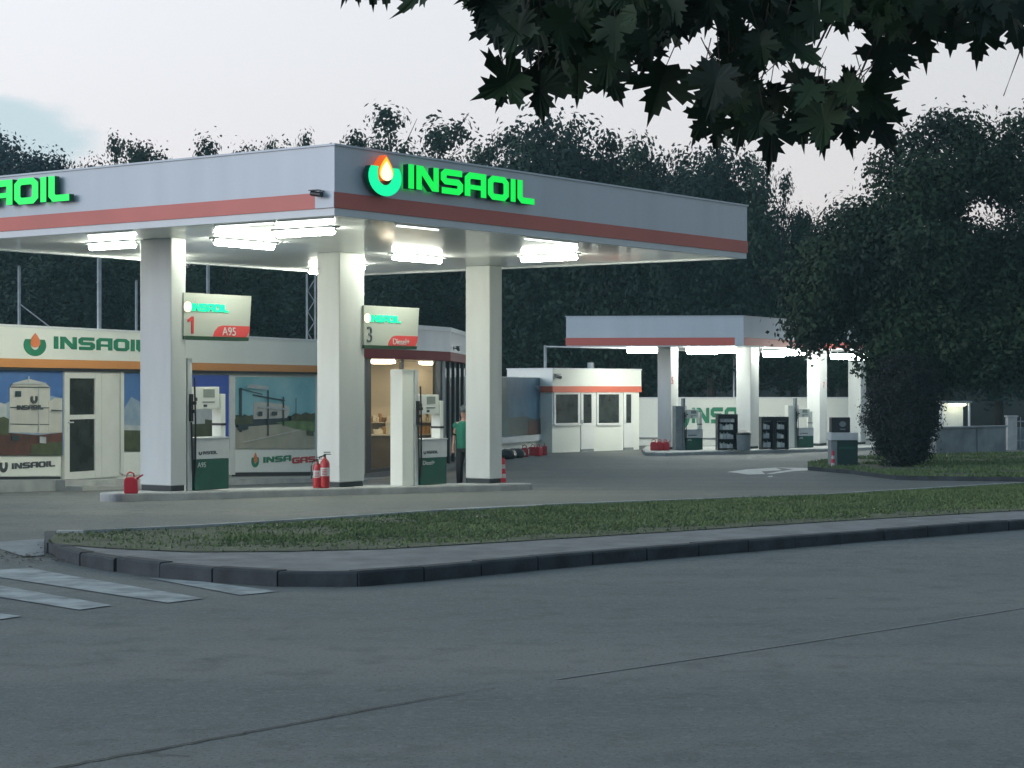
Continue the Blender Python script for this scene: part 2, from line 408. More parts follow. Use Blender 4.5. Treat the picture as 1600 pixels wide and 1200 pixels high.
# ================================================================== GROUND
sheet('terrain', [(-900, -200), (900, -200), (900, 2500), (-900, 2500)], -.03, M_terr)
kerb_px = [(75, 868), (85, 872), (104, 880), (131, 885), (175, 893), (232, 901), (300, 908), (394, 915.5), (460, 918), (544, 918.5), (640, 911), (800, 895), (1000, 877), (1300, 851), (1600, 827)]
K = [G(*p) for p in kerb_px]
dv = (K[-1]-K[-2]).normalized()
Kfar = K[-1]+dv*60
K.append(Kfar)
for _ in range(3):
    K = [K[0]]+[q for a, b in zip(K, K[1:]) for q in (a.lerp(b, .25), a.lerp(b, .75))]+[K[-1]]
# where the footway edge turns into the station entrance
K.insert(0, G(70, 846))
road_dir = Vector((.72, .69)).normalized()
# far side of the road runs on to the left, behind the crossing
leftfar = G(0, 872)-road_dir*60
sheet('road', [(-60, -30), (120, -30), (120, 110), (Kfar.x-4, 110), (-60, 60)], 0, M_road)
fore = [(-70, leftfar.y), tuple(leftfar), tuple(G(0, 866)), (K[0].x-.1, K[0].y-.2), (K[0].x, K[0].y+.6), tuple(G(270, 838)), tuple(G(800, 810)), tuple(G(1600, 775)), (60, 66), (60, 96), (-70, 96)]
sheet('forecourt', fore, .004, M_fore)
def offset_line(pts, d):
    out = []
    for i, p in enumerate(pts):
        a = pts[max(i-1, 0)]; b = pts[min(i+1, len(pts)-1)]; t = (b-a).normalized(); out.append(p+Vector((-t.y, t.x))*d)
    return out
# kerb: one long line of stones, each with its own slight misalignment
def resample(pts, step):
    out = [pts[0].copy()]; acc = 0
    for a, b in zip(pts, pts[1:]):
        L = (b-a).length; d = step-acc
        while d < L: out.append(a+(b-a)*(d/L)); d += step
        acc = (acc+L) % step
    return out
rnd = random.Random(4)
mb = MB(); ks = resample(K, .80)
for a, b in zip(ks, ks[1:]):
    t = (b-a).normalized(); nn = Vector((-t.y, t.x)); j = rnd.uniform(-.012, .012); hz = .15+rnd.uniform(-.008, .008)
    a2 = a+t*.012+nn*j; b2 = b-t*.012+nn*(j+rnd.uniform(-.01, .01))
    q = [a2, b2, b2+nn*.16, a2+nn*.16]; base = len(mb.v)
    ch = [a2+nn*.02, b2+nn*.02, b2+nn*.16, a2+nn*.16]
    vs = [(p.x, p.y, H(p.y)-.1) for p in q]+[(p.x, p.y, H(p.y)*.6+hz-.02) for p in q[:2]]+[(p.x, p.y, H(p.y)*.6+hz) for p in ch]
    mb.add(vs, [(0,1,5,4),(4,5,7,6),(6,7,8,9),(1,2,8,7),(1,7,5),(0,4,6),(0,6,9,3),(2,3,9,8)])
tag(mb.build('kerb', M_kerb), kind='structure')
# footway
back_px = [(75, 846), (110, 851), (170, 856), (300, 862), (450, 861), (600, 857), (800, 845), (1000, 832), (1300, 812), (1600, 794)]
Bk = [G(*p, .15) for p in back_px]; Bk.append(Bk[-1]+dv*60)
inner = [p+q*0 for p, q in zip(offset_line(K, .15), K)]
def flat(name, poly, zf, m):
    bm = bmesh.new(); bm.faces.new([bm.verts.new((p[0], p[1], zf(p[1]))) for p in poly])
    bmesh.ops.triangulate(bm, faces=bm.faces[:])
    for f in bm.faces:
        f.normal_update()
        if f.normal.z < 0: f.normal_flip()
    me = bpy.data.meshes.new(name); bm.to_mesh(me); bm.free(); me.materials.append(m)
    o = bpy.data.objects.new(name, me); COL.objects.link(o); o['kind'] = 'structure'; return o
zpave = lambda y: H(y)*.6+.146
flat('pavement', [tuple(p) for p in inner]+[tuple(p) for p in reversed(Bk)], zpave, M_pave)
# verge: its back edge
edge_px = [(88, 838), (130, 838), (270, 831), (420, 822), (560, 812), (700, 802), (850, 794), (1000, 787), (1300, 775), (1600, 763)]
Ed = [G(*p, .1) for p in edge_px]; Ed.append(Ed[-1]+dv*60)
flat('verge_soil', [tuple(p) for p in Bk]+[tuple(p) for p in reversed(Ed)], lambda y: H(y)*.6+.155, M_soil)
# verge back kerb strip
mb = MB()
for a, b in zip(Ed, Ed[1:]):
    t = (b-a).normalized(); nn = Vector((-t.y, t.x)); q = [a, b, b+nn*.1, a+nn*.1]
    mb.add([(p.x, p.y, H(p.y)-.05) for p in q]+[(p.x, p.y, H(p.y)*.6+.185+rnd.uniform(-.008, .004)) for p in q], [(4,5,6,7),(0,1,5,4),(2,3,7,6),(1,2,6,5),(3,0,4,7)])
tag(mb.build('verge_kerb', M_conc), kind='structure')
# grass blades
def in_poly(x, y, P):
    c = False; j = len(P)-1
    for i in range(len(P)):
        if (P[i][1] > y) != (P[j][1] > y) and x < (P[j][0]-P[i][0])*(y-P[i][1])/(P[j][1]-P[i][1])+P[i][0]: c = not c
        j = i
    return c
rnd = random.Random(11)
vp = [tuple(p) for p in Bk]+[tuple(p) for p in reversed(Ed)]
vs = []; fs = []
def blade(x, y, z, h, wd):
    a = rnd.uniform(0, math.pi); dx, dy = math.cos(a)*wd, math.sin(a)*wd; lx, ly = rnd.gauss(0, .4)*h, rnd.gauss(0, .4)*h
    o = len(vs); vs.extend([(x-dx, y-dy, z), (x+dx, y+dy, z), (x+lx, y+ly, z+h)]); fs.append((o, o+1, o+2))
n = 0
while n < 110000:
    t = rnd.random(); x = rnd.uniform(-5.5, 20); y = rnd.uniform(19, 44)
    if not in_poly(x, y, vp): continue
    q = noise.noise(Vector((x*.9, y*.9, 0)))+.35*noise.noise(Vector((x*4, y*4, 3)))
    # thin at the footway side
    dmin = min((Vector((x, y))-(a+(b-a)*max(0, min(1, (Vector((x, y))-a).dot(b-a)/(b-a).length_squared)))).length for a, b in zip(Bk, Bk[1:]))
    if dmin < .5+.5*q and rnd.random() > .12: continue
    if q < -.5 and rnd.random() > .3: continue
    if x < -1.2 and q < .15+.16*(-1.2-x)-.35 and rnd.random() > .25: continue
    blade(x, y, H(y)*.6+.15, rnd.uniform(.015, .04)*(1.3 if q > .3 else 1), .016); n += 1
me = bpy.data.meshes.new('verge_grass'); me.from_pydata(vs, [], fs); me.materials.append(M_grass)
o = bpy.data.objects.new('verge_grass', me); COL.objects.link(o)
tag(o, 'short green grass on the verge behind the footway', 'grass', kind='stuff')

# crossing stripes (worn paint, laid on the road)
def stripe(name, pxs, label=None):
    P = [G(*p) for p in pxs]; sheet(name, [tuple(p) for p in P], .008, M_paint)
for i, q in enumerate(([(232, 904), (319, 910), (435, 925), (375, 931)], [(-60, 893), (50, 889), (319, 936), (262, 943)],
          [(-120, 898), (0, 916), (176, 947), (124, 954), (0, 934), (-120, 914)], [(-200, 938), (-80, 950), (34, 964), (0, 969), (-80, 964), (-200, 952)])):
    stripe('crossing_stripe', q)
# pale paving slab on the other side of the entrance
sheet('paving_slab', [tuple(G(*p)) for p in ((-60, 852), (0, 848), (69, 843), (69, 869), (37, 871), (0, 859), (-60, 868))], .012, mat('pale_concrete', (.25, .27, .28), .85, .15, 4))
# dry leaves and dirt in the gutter
rnd = random.Random(31); mb = MB()
for _ in range(420):
    if rnd.random() < .5: q = G(rnd.gauss(60, 45), rnd.gauss(873, 5))
    else:
        k = rnd.randrange(len(ks)-1); q = ks[k].lerp(ks[k+1], rnd.random()) - Vector((-(ks[k+1]-ks[k]).y, (ks[k+1]-ks[k]).x))*abs(rnd.gauss(0, .09))-Vector((0, .02))
    z = H(q.y)+.012; a = rnd.uniform(0, 6.28); r = rnd.uniform(.012, .035)
    mb.add([(q.x+r*math.cos(a+t)*(1 if i % 2 else .55), q.y+r*math.sin(a+t)*(1 if i % 2 else .55), z+rnd.uniform(0, .012)) for i, t in enumerate((0, 1.57, 3.14, 4.71))], [(0, 1, 2, 3)])
tag(mb.build('leaf_litter', mat('dry_litter', (.085, .06, .035), .9, .4, 9)), 'brown dry litter lying in the gutter along the kerb', 'litter', kind='stuff')
# sealed joint down the carriageway
mb = MB(); P = [G(-100, 1236), G(100, 1199), G(200, 1180), G(330, 1156), G(470, 1130), G(600, 1105), G(700, 1088), G(800, 1072)]
rnd = random.Random(3); L = []
for a, b in zip(P, P[1:]):
    for k in range(12): L.append(a+(b-a)*k/12+Vector((rnd.gauss(0, .006), rnd.gauss(0, .006))))
for i, (a, b) in enumerate(zip(L, L[1:])):
    t = (b-a).normalized(); nn = Vector((-t.y, t.x)); w0 = (.010+.008*abs(noise.noise(Vector((i*.13, 0, 0)))))*(1 if i < 60 else max(.1, 1-(i-60)/26))
    mb.add([(a.x-nn.x*w0, a.y-nn.y*w0, .007), (b.x-nn.x*w0, b.y-nn.y*w0, .007), (b.x+nn.x*w0, b.y+nn.y*w0, .007), (a.x+nn.x*w0, a.y+nn.y*w0, .007)], [(0,1,2,3)])
tag(mb.build('road_joint', mat('joint_seal', (.02, .022, .025), .7)), kind='structure')
# faint old centre line
mb = MB(); P = [G(870, 1062), G(1060, 1034), G(1260, 1004), G(1440, 976), G(1640, 944)]
for a, b in zip(P, P[1:]):
    t = (b-a).normalized(); nn = Vector((-t.y, t.x))*.014
    mb.add([(a.x-nn.x, a.y-nn.y, .005), (b.x-nn.x, b.y-nn.y, .005), (b.x+nn.x, b.y+nn.y, .005), (a.x+nn.x, a.y+nn.y, .005)], [(0,1,2,3)])
tag(mb.build('road_line', mat('worn_line', (.215, .225, .225), .8, .2, 6)), kind='structure')
# near footway under the photographer
mb = MB(); mb.slab([(-30, -25), (30, 25-2), (10, 8.6), (-8, -6)], -.05, .15)
mb = MB(); mb.slab([(-40, -40), (40, -40), (40, 33), (1.2, -2), (-40, -34)], -.05, .15); tag(mb.build('near_pavement', M_pave), kind='structure')
# second green on the right, beyond the exit
gp = [G(1262, 735), G(1330, 741), G(1400, 750), G(1600, 753), G(1850, 758), G(1850, 712), G(1600, 712), G(1400, 716), G(1300, 722), G(1262, 729)]
mb = MB(); zt = H(60)+.12
for i in range(len(gp)):
    a, b = gp[i], gp[(i+1) % len(gp)]
    mb.add([(a.x, a.y, H(a.y)-.1), (b.x, b.y, H(b.y)-.1), (b.x, b.y, H(b.y)+.12), (a.x, a.y, H(a.y)+.12)], [(0,1,2,3)])
tag(mb.build('island_kerb', M_kerb), kind='structure')
sheet('green_island_soil', [tuple(p) for p in gp], .12, M_soil)
vs = []; fs = []; n = 0; rnd = random.Random(12); gpt = [tuple(p) for p in gp]
while n < 16000:
    x = rnd.uniform(7, 19); y = rnd.uniform(46, 73)
    if not in_poly(x, y, gpt): continue
    if noise.noise(Vector((x*.5, y*.5, 5))) < -.25: continue
    blade(x, y, H(y)+.12, rnd.uniform(.03, .09), .03); n += 1
me = bpy.data.meshes.new('island_grass'); me.from_pydata(vs, [], fs); me.materials.append(M_grass)
o = bpy.data.objects.new('island_grass', me); COL.objects.link(o); tag(o, 'dark unmown grass around the foot of the big tree', 'grass', kind='stuff')
# pale patch laid flat on the forecourt
mb = MB()
for poly in ([(1136, 738), (1165, 734), (1212, 731), (1222, 735), (1190, 737), (1196, 741), (1170, 742), (1150, 739)], [(1212, 731), (1262, 731.5), (1266, 735), (1240, 736.5), (1205, 741), (1196, 741), (1218, 737), (1240, 733.5)],
             [(1199, 744.5), (1207, 743.8), (1208, 745.4), (1201, 746)]):
    P = [G(*p) for p in poly]; mb.add([(p.x, p.y, H(p.y)+.009) for p in P], [tuple(range(len(P)))])
tag(mb.build('pale_patch', mat('pale_tone', (.50, .52, .50), .6, .2, 3)), kind='structure')
# wooded rise behind everything
mb = MB(); nx = 60; rnd = random.Random(8)
rows = [(96, -.6), (104, 1.5), (116, 4.5), (135, 6.2), (170, 6.5), (260, 5)]
for yi, (y, z) in enumerate(rows):
    for i in range(nx+1):
        x = -150+300*i/nx
        px = 800+F*x/y
        k = 1.0
        if 1130 < px < 1300: k = .82
        mb.v.append((x, y, (z+(noise.noise(Vector((x*.09, y*.05, 0)))*1.6 if yi else 0))*k+(.8 if px < 150 and yi > 1 else 0)))
for j in range(len(rows)-1):
    for i in range(nx): a = j*(nx+1)+i; mb.f.append((a, a+1, a+nx+2, a+nx+1)); mb.m.append(0)
tag(mb.build('hill', M_terr, smooth=True), kind='structure')

# ================================================================== CANOPIES
def inset(poly, d):                        # convex polygon, counter clockwise
    n = len(poly); out = []
    for i in range(n):
        a, b, c = Vector(poly[i-1]), Vector(poly[i]), Vector(poly[(i+1) % n])
        d1 = (b-a).normalized(); d2 = (c-b).normalized(); n1 = Vector((-d1.y, d1.x)); n2 = Vector((-d2.y, d2.x))
        m = (n1+n2).normalized(); out.append(tuple(b+m*(d/m.dot(n1))))
    return out
def ring(mb, po, pi, z0, z1, mi=0):
    n = len(po)
    vs = [(x, y, z0) for x, y in po]+[(x, y, z1) for x, y in po]+[(x, y, z0) for x, y in pi]+[(x, y, z1) for x, y in pi]
    fs = []
    for i in range(n):
        j = (i+1) % n; fs += [(i, j, n+j, n+i), (2*n+j, 2*n+i, 3*n+i, 3*n+j), (i, 2*n+i, 2*n+j, j), (n+i, n+j, 3*n+j, 3*n+i)]
    return mb.add(vs, fs, mi)
def ceil_mat():
    m = mat('ceiling_panel', (.74, .76, .75), .42, .06, .8, coat=.45)
    n = m.node_tree.nodes; l = m.node_tree.links; b = n['Principled BSDF']
    t = n.new('ShaderNodeTexCoord'); s = n.new('ShaderNodeSeparateXYZ'); l.new(t.outputs['Object'], s.inputs[0])
    fr = n.new('ShaderNodeMath'); fr.operation = 'MULTIPLY'; fr.inputs[1].default_value = 1/.3; l.new(s.outputs['Y'], fr.inputs[0])
    f2 = n.new('ShaderNodeMath'); f2.operation = 'FRACT'; l.new(fr.outputs[0], f2.inputs[0])
    g = n.new('ShaderNodeMath'); g.operation = 'LESS_THAN'; g.inputs[1].default_value = .05; l.new(f2.outputs[0], g.inputs[0])
    bp = n.new('ShaderNodeBump'); bp.invert = True; bp.inputs['Strength'].default_value = .5; bp.inputs['Distance'].default_value = .01
    l.new(g.outputs[0], bp.inputs['Height']); l.new(bp.outputs[0], b.inputs['Normal']); return m
M_ceil = ceil_mat()
def canopy(name, label, corners, org, rz, zu, hf, trim, red):
    root = empty(name, (org[0], org[1], zu), rz); tag(root, label, 'canopy')
    inv = Matrix.Rotation(-rz, 2); loc = [tuple(inv@(Vector(c)-Vector(org))) for c in corners]
    mb = MB(); mb.slab(inset(loc, .10), .03, .06); mb.build('ceiling', M_ceil, root)
    mb = MB(); ring(mb, inset(loc, .02), inset(loc, .15), 0, trim); mb.build('edge_trim', M_trim, root)
    mb = MB(); ring(mb, loc, inset(loc, .15), trim+.002, trim+red); mb.build('red_band', M_red, root)
    mb = MB(); ring(mb, inset(loc, .012), inset(loc, .15), trim+red+.002, hf-.03); mb.build('fascia', M_fasc, root)
    mb = MB(); ring(mb, inset(loc, -.01), inset(loc, .2), hf-.028, hf); mb.build('coping', M_fasc, root)
    mb = MB(); mb.slab(inset(loc, .16), hf-.3, hf-.25); mb.build('roof', M_conc, root)
    return root
r1 = Vector((math.sin(R(36.4)), math.cos(R(36.4)))); l1 = Vector((-r1.y, r1.x))
C0 = Vector((-2.517, 28.14)); ZU1 = CZ+2.46
cor1 = [C0, C0+r1*11.78, C0+r1*11.78+l1*9.69, C0+l1*9.69]
rz1 = math.atan2(r1.y, r1.x)
can1 = canopy('forecourt_canopy', 'large near canopy with lit green lettering on its grey and red fascia', cor1, C0, rz1, ZU1, 1.019, .107, .225)
def put(o, root):                          # make a world-placed object a child while leaving it where it stands
    root_m = Matrix.Translation(root.location)@Matrix.Rotation(root.rotation_euler.z, 4, 'Z')
    o.parent = root; o.matrix_parent_inverse = root_m.inverted()
# corner block on the left face
mb = MB(); mb.box(-.012, .05, .004, .36, .11, .33); mb.build('corner_block', M_fasc, can1)
# lettering on the right (long) face: local x runs along r1, front is y<0
FRr = Fr(C0.x, C0.y, 36.4, ZU1)
def lit_sign(name, root, fr, flip, px_logo, px_word, zs):
    pass
u0, z0 = FRr.uz(576, 300, -.13); u1, _ = FRr.uz(627, 300, -.13)
zl0 = FRr.uz(602, 304, -.13)[1]; zl1 = FRr.uz(602, 243, -.13)[1]
mb = MB(); logo(mb, (u0+u1)/2, (zl0+zl1)/2-.03, u1-u0, (zl1-zl0)*.98, -.13, -.03, 0, 1)
sg = mb.build('lit_ring_emblem', [M_ledt, M_side], can1)
mb = MB(); mb.prism(drop((u0+u1)/2, (zl0+zl1)/2+.105, .35, (zl1-zl0)*.66), -.15, -.02); mb.build('flame_edge', M_ledr, sg)
mb = MB(); mb.prism(drop((u0+u1)/2, (zl0+zl1)/2+.09, .33, (zl1-zl0)*.62), -.156, -.151); mb.build('flame', M_ledy, sg)
mb = MB(); mb.prism(drop((u0+u1)/2+.0, (zl0+zl1)/2+.055, .27, (zl1-zl0)*.50), -.163, -.157); mb.build('flame_core', M_ledw, sg)
ua, ub = FRr.u(638, -.13), FRr.u(835, -.13); zb = FRr.uz(640, 294.5, -.13)[1]; zt = FRr.uz(640, 256.5, -.13)[1]
mb = MB(); word(mb, 'INSAOIL', ua, ub, zb, zt-zb, -.13, -.03, 0, 1, gap=.1); mb.build('lit_lettering', [M_ledg, M_side], can1)
# left face: runs along -l1; a local frame turned by 90 degrees
FLl = Fr(cor1[3].x, cor1[3].y, 0, ZU1); FLl.d = -l1; FLl.n = r1.copy(); FLl.rz = math.atan2(-l1.y, -l1.x)
ls = empty('lit_lettering', tuple((Matrix.Rotation(-rz1, 2)@(cor1[3]-C0)))+(0,), FLl.rz-rz1); ls.parent = can1
ub = FLl.u(118); zb = FLl.uz(100, 313)[1]; zt = FLl.uz(100, 282)[1]; hL = zt-zb; wl = 2.5
hL = .40; zb = FLl.uz(110, 314)[1]-.0
mb = MB(); word(mb, 'INSAOIL', ub-3.4, ub, zb, hL, -.13, -.03, 0, 1, gap=.1); mb.build('letters', [M_ledg, M_side], ls)
mb = MB(); logo(mb, ub-3.4-.55, zb+.2, .7, .66, -.13, -.03, 0, 1); mb.build('emblem', [M_ledt, M_side], ls)
mb = MB(); mb.prism(drop(ub-3.95, zb+.30, .37, .42), -.15, -.131); mb.build('flame', M_ledy, ls)

# columns: nearest edge position, width along l and r
def column(root, near, w_, u_, zb_, zt_, l, r, rz, ins=None, mm=None):
    inv = Matrix.Rotation(-rz, 2); p = inv@(near-Vector(root.location[:2])); z0 = zb_-root.location.z; z1 = zt_-root.location.z
    mb = MB(); mb.box(p.x, p.x+u_, p.y, p.y+w_, z0+.09, z1+.028); c = mb.build('column', mm or M_col, root, bevel=.02)
    mb = MB(); mb.box(p.x+.02, p.x+u_-.02, p.y+.02, p.y+w_-.02, z0, z0+.09); mb.build('column_base', M_base, c)
    return c
colpts = [(Vector((-5.62, 32.7)), .74, .34, 'L'), (Vector((-3.14, 36.1)), .55, .70, 'M'), (Vector((-.45, 40.1)), .62, .42, 'R')]
isl_z = lambda y: H(y)+.14
for p, a, b, _ in colpts: column(can1, p, a, b, isl_z(p.y)+.0, ZU1, l1, r1, rz1)
column(can1, Vector((-3.14, 36.1))+l1*5.0, .55, .6, isl_z(38)-.1, ZU1, l1, r1, rz1) if False else None
# island under the near canopy
def island(name, label, pts, hgt):
    bm = bmesh.new(); n = len(pts)
    lo = [bm.verts.new((p.x, p.y, H(p.y)-.05)) for p in pts]; hi = [bm.verts.new((p.x, p.y, H(p.y)+hgt)) for p in pts]
    bm.faces.new(hi)
    for i in range(n): bm.faces.new((lo[i], lo[(i+1) % n], hi[(i+1) % n], hi[i]))
    bmesh.ops.recalc_face_normals(bm, faces=bm.faces)
    me = bpy.data.meshes.new(name); bm.to_mesh(me); bm.free(); me.materials.append(M_conc)
    o = bpy.data.objects.new(name, me); COL.objects.link(o); b = o.modifiers.new('bevel', 'BEVEL'); b.width = .03; b.segments = 2; b.limit_method = 'ANGLE'
    tag(o, label, 'pump island'); return o
e0 = Vector((-2.86, 35.9)); a0 = e0-r1*5.93; a1 = e0+r1*5.41; wd = 1.35
pts = [a1+l1*wd]
for q0, q1, q2 in ((a0+l1*wd+r1*1.75, a0+l1*wd*.95+r1*1.2, a0+l1*wd*.6+r1*.62), (a0+l1*wd*.55+r1*.55, a0-r1*.05+l1*.12, a0+r1*.35)):
    for k in range(7): t = k/6; pts.append(q0*(1-t)**2+q1*2*t*(1-t)+q2*t*t)
pts = pts[1:]
for c, sgn in ((a1, 1),):
    for k in range(9):
        t = k/8*math.pi; s_ = math.cos(t); q = c+l1*(wd/2)
        if sgn > 0: pts.append(q+r1*(math.sin(t)*.45)+(-l1)*(s_*wd/2))
        else: pts.append(q-r1*(math.sin(t)*.45)+l1*(s_*wd/2))
island('pump_island', 'long pale concrete island under the near canopy', pts, .14)

# ---- fixtures
def lamp(loc, ang, length, rad, label, group, m, drop_=.10, wdt=.2, far=False):
    root = empty('ceiling_lamp', loc, ang); tag(root, label, 'lamp', group)
    h = length/2; r = rad if far else .046
    zs = [-.04-drop_] if far else [-.085]
    mb = MB(); mb.box(-h-.03, h+.03, -wdt/2, wdt/2, -.03, 0); mb.build('housing', M_trim, root)
    for z in zs:
        mb = MB(); mb.tube([(-h, 0, z), (-h+.03, 0, z), (h-.03, 0, z), (h, 0, z)], [r*.6, r, r, r*.6], 12); mb.build('tube', m, root, smooth=True)
    zb = zs[-1]
    mb = MB(); mb.box(-h-.03, -h-.001, -.02, .02, zb, -.031); mb.box(h+.001, h+.03, -.02, .02, zb, -.031); build_each(mb, 'hanger', M_trim, root)
ra = math.atan2(r1.y, r1.x); la = math.atan2(-l1.y, -l1.x)
g1 = 'tube lamps under the near canopy'
for px, py, an, ln_, lab in ((176, 389, la, 1.12, 'lit tube lamp left of the leftmost near column'), (382, 387, ra, 1.4, 'lit tube lamp above the sign numbered 1'),
        (477, 369, la, 1.2, 'lit tube lamp close left of the middle near column'), (652, 409, ra, 1.42, 'lit tube lamp between middle and right near columns'), (858, 408, la, 1.25, 'lit tube lamp right of the rightmost near column')):
    D = 2.36*F/(HY-py); p = Vector(((px-800)/F*D, D)); lamp((p.x, p.y, ZU1+.03), an, ln_, .068, lab, g1, M_tube)
for (x, y), an, lab in (((-6.50, 37.0), ra, 'added fill lamp hidden behind the left near column'), ((-3.22, 39.4), ra, 'lit tube lamp half hidden behind the middle near column'), ((-3.92, 41.2), ra, 'added unseen fill lamp behind the middle near column'), ((-6.75, 38.0), ra, 'added rearmost fill lamp behind the left near column'), ((-.60, 42.4), la, 'added fill lamp hidden behind the right near column')):  # unseen fill lamps added to brighten the shop, save the half hidden one
    lamp((x, y, ZU1+.03), ra, .85, .068, lab, g1, M_tube, drop_=.06)
g2 = 'slim glowing strips along the near canopy edge'
for (xa, ya, xb, yb), an, lab in (((137, 360, 210, 355), la, 'thin glowing strip on the left edge near the green letters'), ((337, 347, 428, 342), la, 'thin glowing strip on the left edge between two columns'),
        ((435, 340, 520, 336), la, 'thin glowing strip at the canopy corner'), ((620, 346, 685, 352), ra, 'thin glowing strip under the lit sign on the right face'), ((820, 367, 902, 376), ra, 'thin glowing strip on the right face beyond the letters')):
    fr = FLl if an == la else FRr
    ua, ub = fr.u(xa, .30), fr.u(xb, .30); p = fr.xy((ua+ub)/2, .30)
    root = empty('glow_strip', (p.x, p.y, ZU1), an); tag(root, lab, 'lamp', g2)  # slim emissive strip just inside the canopy edge
    h = ub-ua
    mb = MB(); mb.box(-h/2, h/2, -.035, .035, -.01, .029); mb.build('housing', M_trim, root)
    mb = MB(); mb.tube([(-h/2, 0, -.024), (h/2, 0, -.024)], .013, 8); mb.build('tube', M_edge, root)
# security cameras
def seccam(loc, rz, label, s=1.0):
    root = empty('security_camera', loc, rz); tag(root, label, 'camera', 'security cameras on the buildings'); root.scale = (s, s, s)
    mb = MB(); mb.box(-.05, .05, -.02, .0, -.06, .06); mb.tube([(0, -.02, 0), (0, -.12, -.02)], .018); mb.build('bracket', M_grey, root)
    mb = MB(); mb.tube([(-.14, -.14, .0), (.12, -.14, -.04)], .05, 10); mb.box(-.17, .06, -.2, -.08, .045, .06); mb.build('housing', M_dark, root)
p = FLl.xy(FLl.u(503), 0); seccam((p.x, p.y, ZU1+.32), FLl.rz, 'dark security camera at the corner of the near canopy', .75)

# ---- far canopy
Q0 = Vector((8.41, 72.0)); r2 = Vector((math.sin(R(30.5)), math.cos(R(30.5)))); l2 = Vector((-r2.y, r2.x)); Q3 = Vector((1.96, 72.6)); Q1 = Q0+r2*13; Q2 = Q3+r2*13
ZU2 = CZ+1.53; rz2 = math.atan2(r2.y, r2.x)
can2 = canopy('forecourt_canopy', 'smaller far canopy with plain grey and red fascia beside the tree', [Q0, Q1, Q2, Q3], Q0, rz2, ZU2, 1.12, .04, .28)
mb = MB(); dq = (Q3-Q0).normalized(); fq = empty('corner_block', (0, 0, 0), math.atan2(-dq.y, -dq.x)-rz2); fq.parent = can2
mb.box(-.32, .0, -.012, .03, .0, .35); mb.build('corner_panel', M_fasc, fq)
for px, Y, a, b in ((1048, 74, .55, .66), (1173, 75, .60, .78), (1281, 79, .55, .78), (1345, 81, .55, .62)):
    n_ = Vector(((px-800)/F*Y, Y)); column(can2, n_, a, b, isl_z(Y), ZU2, l2, r2, rz2)
def text_on(root, s, px, py, h, near, l, r, rz, side, m):
    pass
g3 = 'tube lamps under the far canopy'
for xa, xb, py, Y, lab in ((980, 1027, 547, 75, 'lit lamp left of the column numbered 5'), (1073, 1122, 549, 74.5, 'lit lamp right of the column numbered 5'), (1120, 1167, 547, 75.5, 'lit lamp left of the second far column'),
        (1192, 1226, 553, 76, 'lit lamp right of the second far column'), (1222, 1257, 551, 78, 'lit lamp left of the column marked 7'), (1298, 1328, 557, 77, 'lit lamp between the last two far columns'), (1325, 1356, 558, 78.5, 'rightmost lit lamp of the far canopy beside the tree')):
    x0, x1 = (xa-800)/F*Y, (xb-800)/F*Y; z = CZ+(HY-py)/F*Y
    lamp(((x0+x1)/2, Y, ZU2+.03), 0.0, x1-x0, .11, lab, g3, M_tube2, drop_=max(.05, ZU2-.01-z), far=True)
def numeral(root, s, fr, px, py, size, m, v=0.0):
    u, z = fr.uz(px, py, v); p = fr.xy(u, v)
    o = text_mesh('number', s, size, m, None, 0, 0, 0); o.location = (p.x, p.y, CZ+(HY-py)/F*p.y); o.rotation_euler = (R(90), 0, fr.rz); put(o, root); return o
# numbers on the far columns
fr = Fr(*Vector(((1048-800)/F*74, 74)), 30.5); numeral(can2, '5', fr, 1049, 600, .38, M_lred, -.01)
fr = Fr((1281-800)/F*79, 79, 30.5); numeral(can2, '7', fr, 1286, 606, .34, M_lred, -.01)
# small grey plate on column 5
fr5 = Fr(*Vector(((1048-800)/F*74, 74)), 30.5-90)
mb = MB(); 
# far island
pts2 = [G(*p) for p in ((1003, 707), (1008, 712), (1040, 713), (1100, 711), (1200, 708.5), (1300, 706), (1350, 704), (1380, 703), (1380, 699), (1300, 699.5), (1200, 700.5), (1060, 701), (1010, 702))]
island('pump_island', 'far concrete island under the small canopy', pts2, .13)

# ================================================================== LONG SHOP WALL (left)
S = Fr(-10.1, 39.2, 21.6, 0)
S.z = 0
def P(px, py, v=0.0): return S.uz(px, py, v)
shop = S.root('shop_building'); tag(shop, 'low white shop on the left with orange band and picture panels', 'shop')
uL = S.u(0)-4; uR = (Vector((-4.085, 52.87))-S.o).dot(S.d)-.03; ztop = CZ+1.22
def zfl(u): return CZ-1.77-.0385*u          # the pavement along the shop falls away
mb = MB(); zo = P(0, 560)[1]; zo2 = P(0, 573.5)[1]
# wall body
poly = [(uL, zfl(uL)-.4), (uL, ztop-.05), (uR, ztop-.05), (uR, zfl(uR)-.4)]
mb = MB(); mb.prism(poly, .06, 4.0); mb.build('wall', M_white, shop)
mb = MB(); mb.box(uL, uR, -.12, .058, zo+.003, ztop); mb.build('fascia', M_white, shop)
mb = MB(); mb.box(uL, uR, -.14, .056, zo2, zo); mb.build('orange_band', M_orange, shop)
mb = MB(); mb.box(uL, uR, -.10, .05, zo2-.06, zo2-.004); mb.build('dark_strip', M_dark, shop)  # dark strip set along the underside of the orange band
mb = MB(); mb.box(uL, uR, -.14, 4.0, ztop+.002, ztop+.05); mb.build('roof', M_trim, shop)
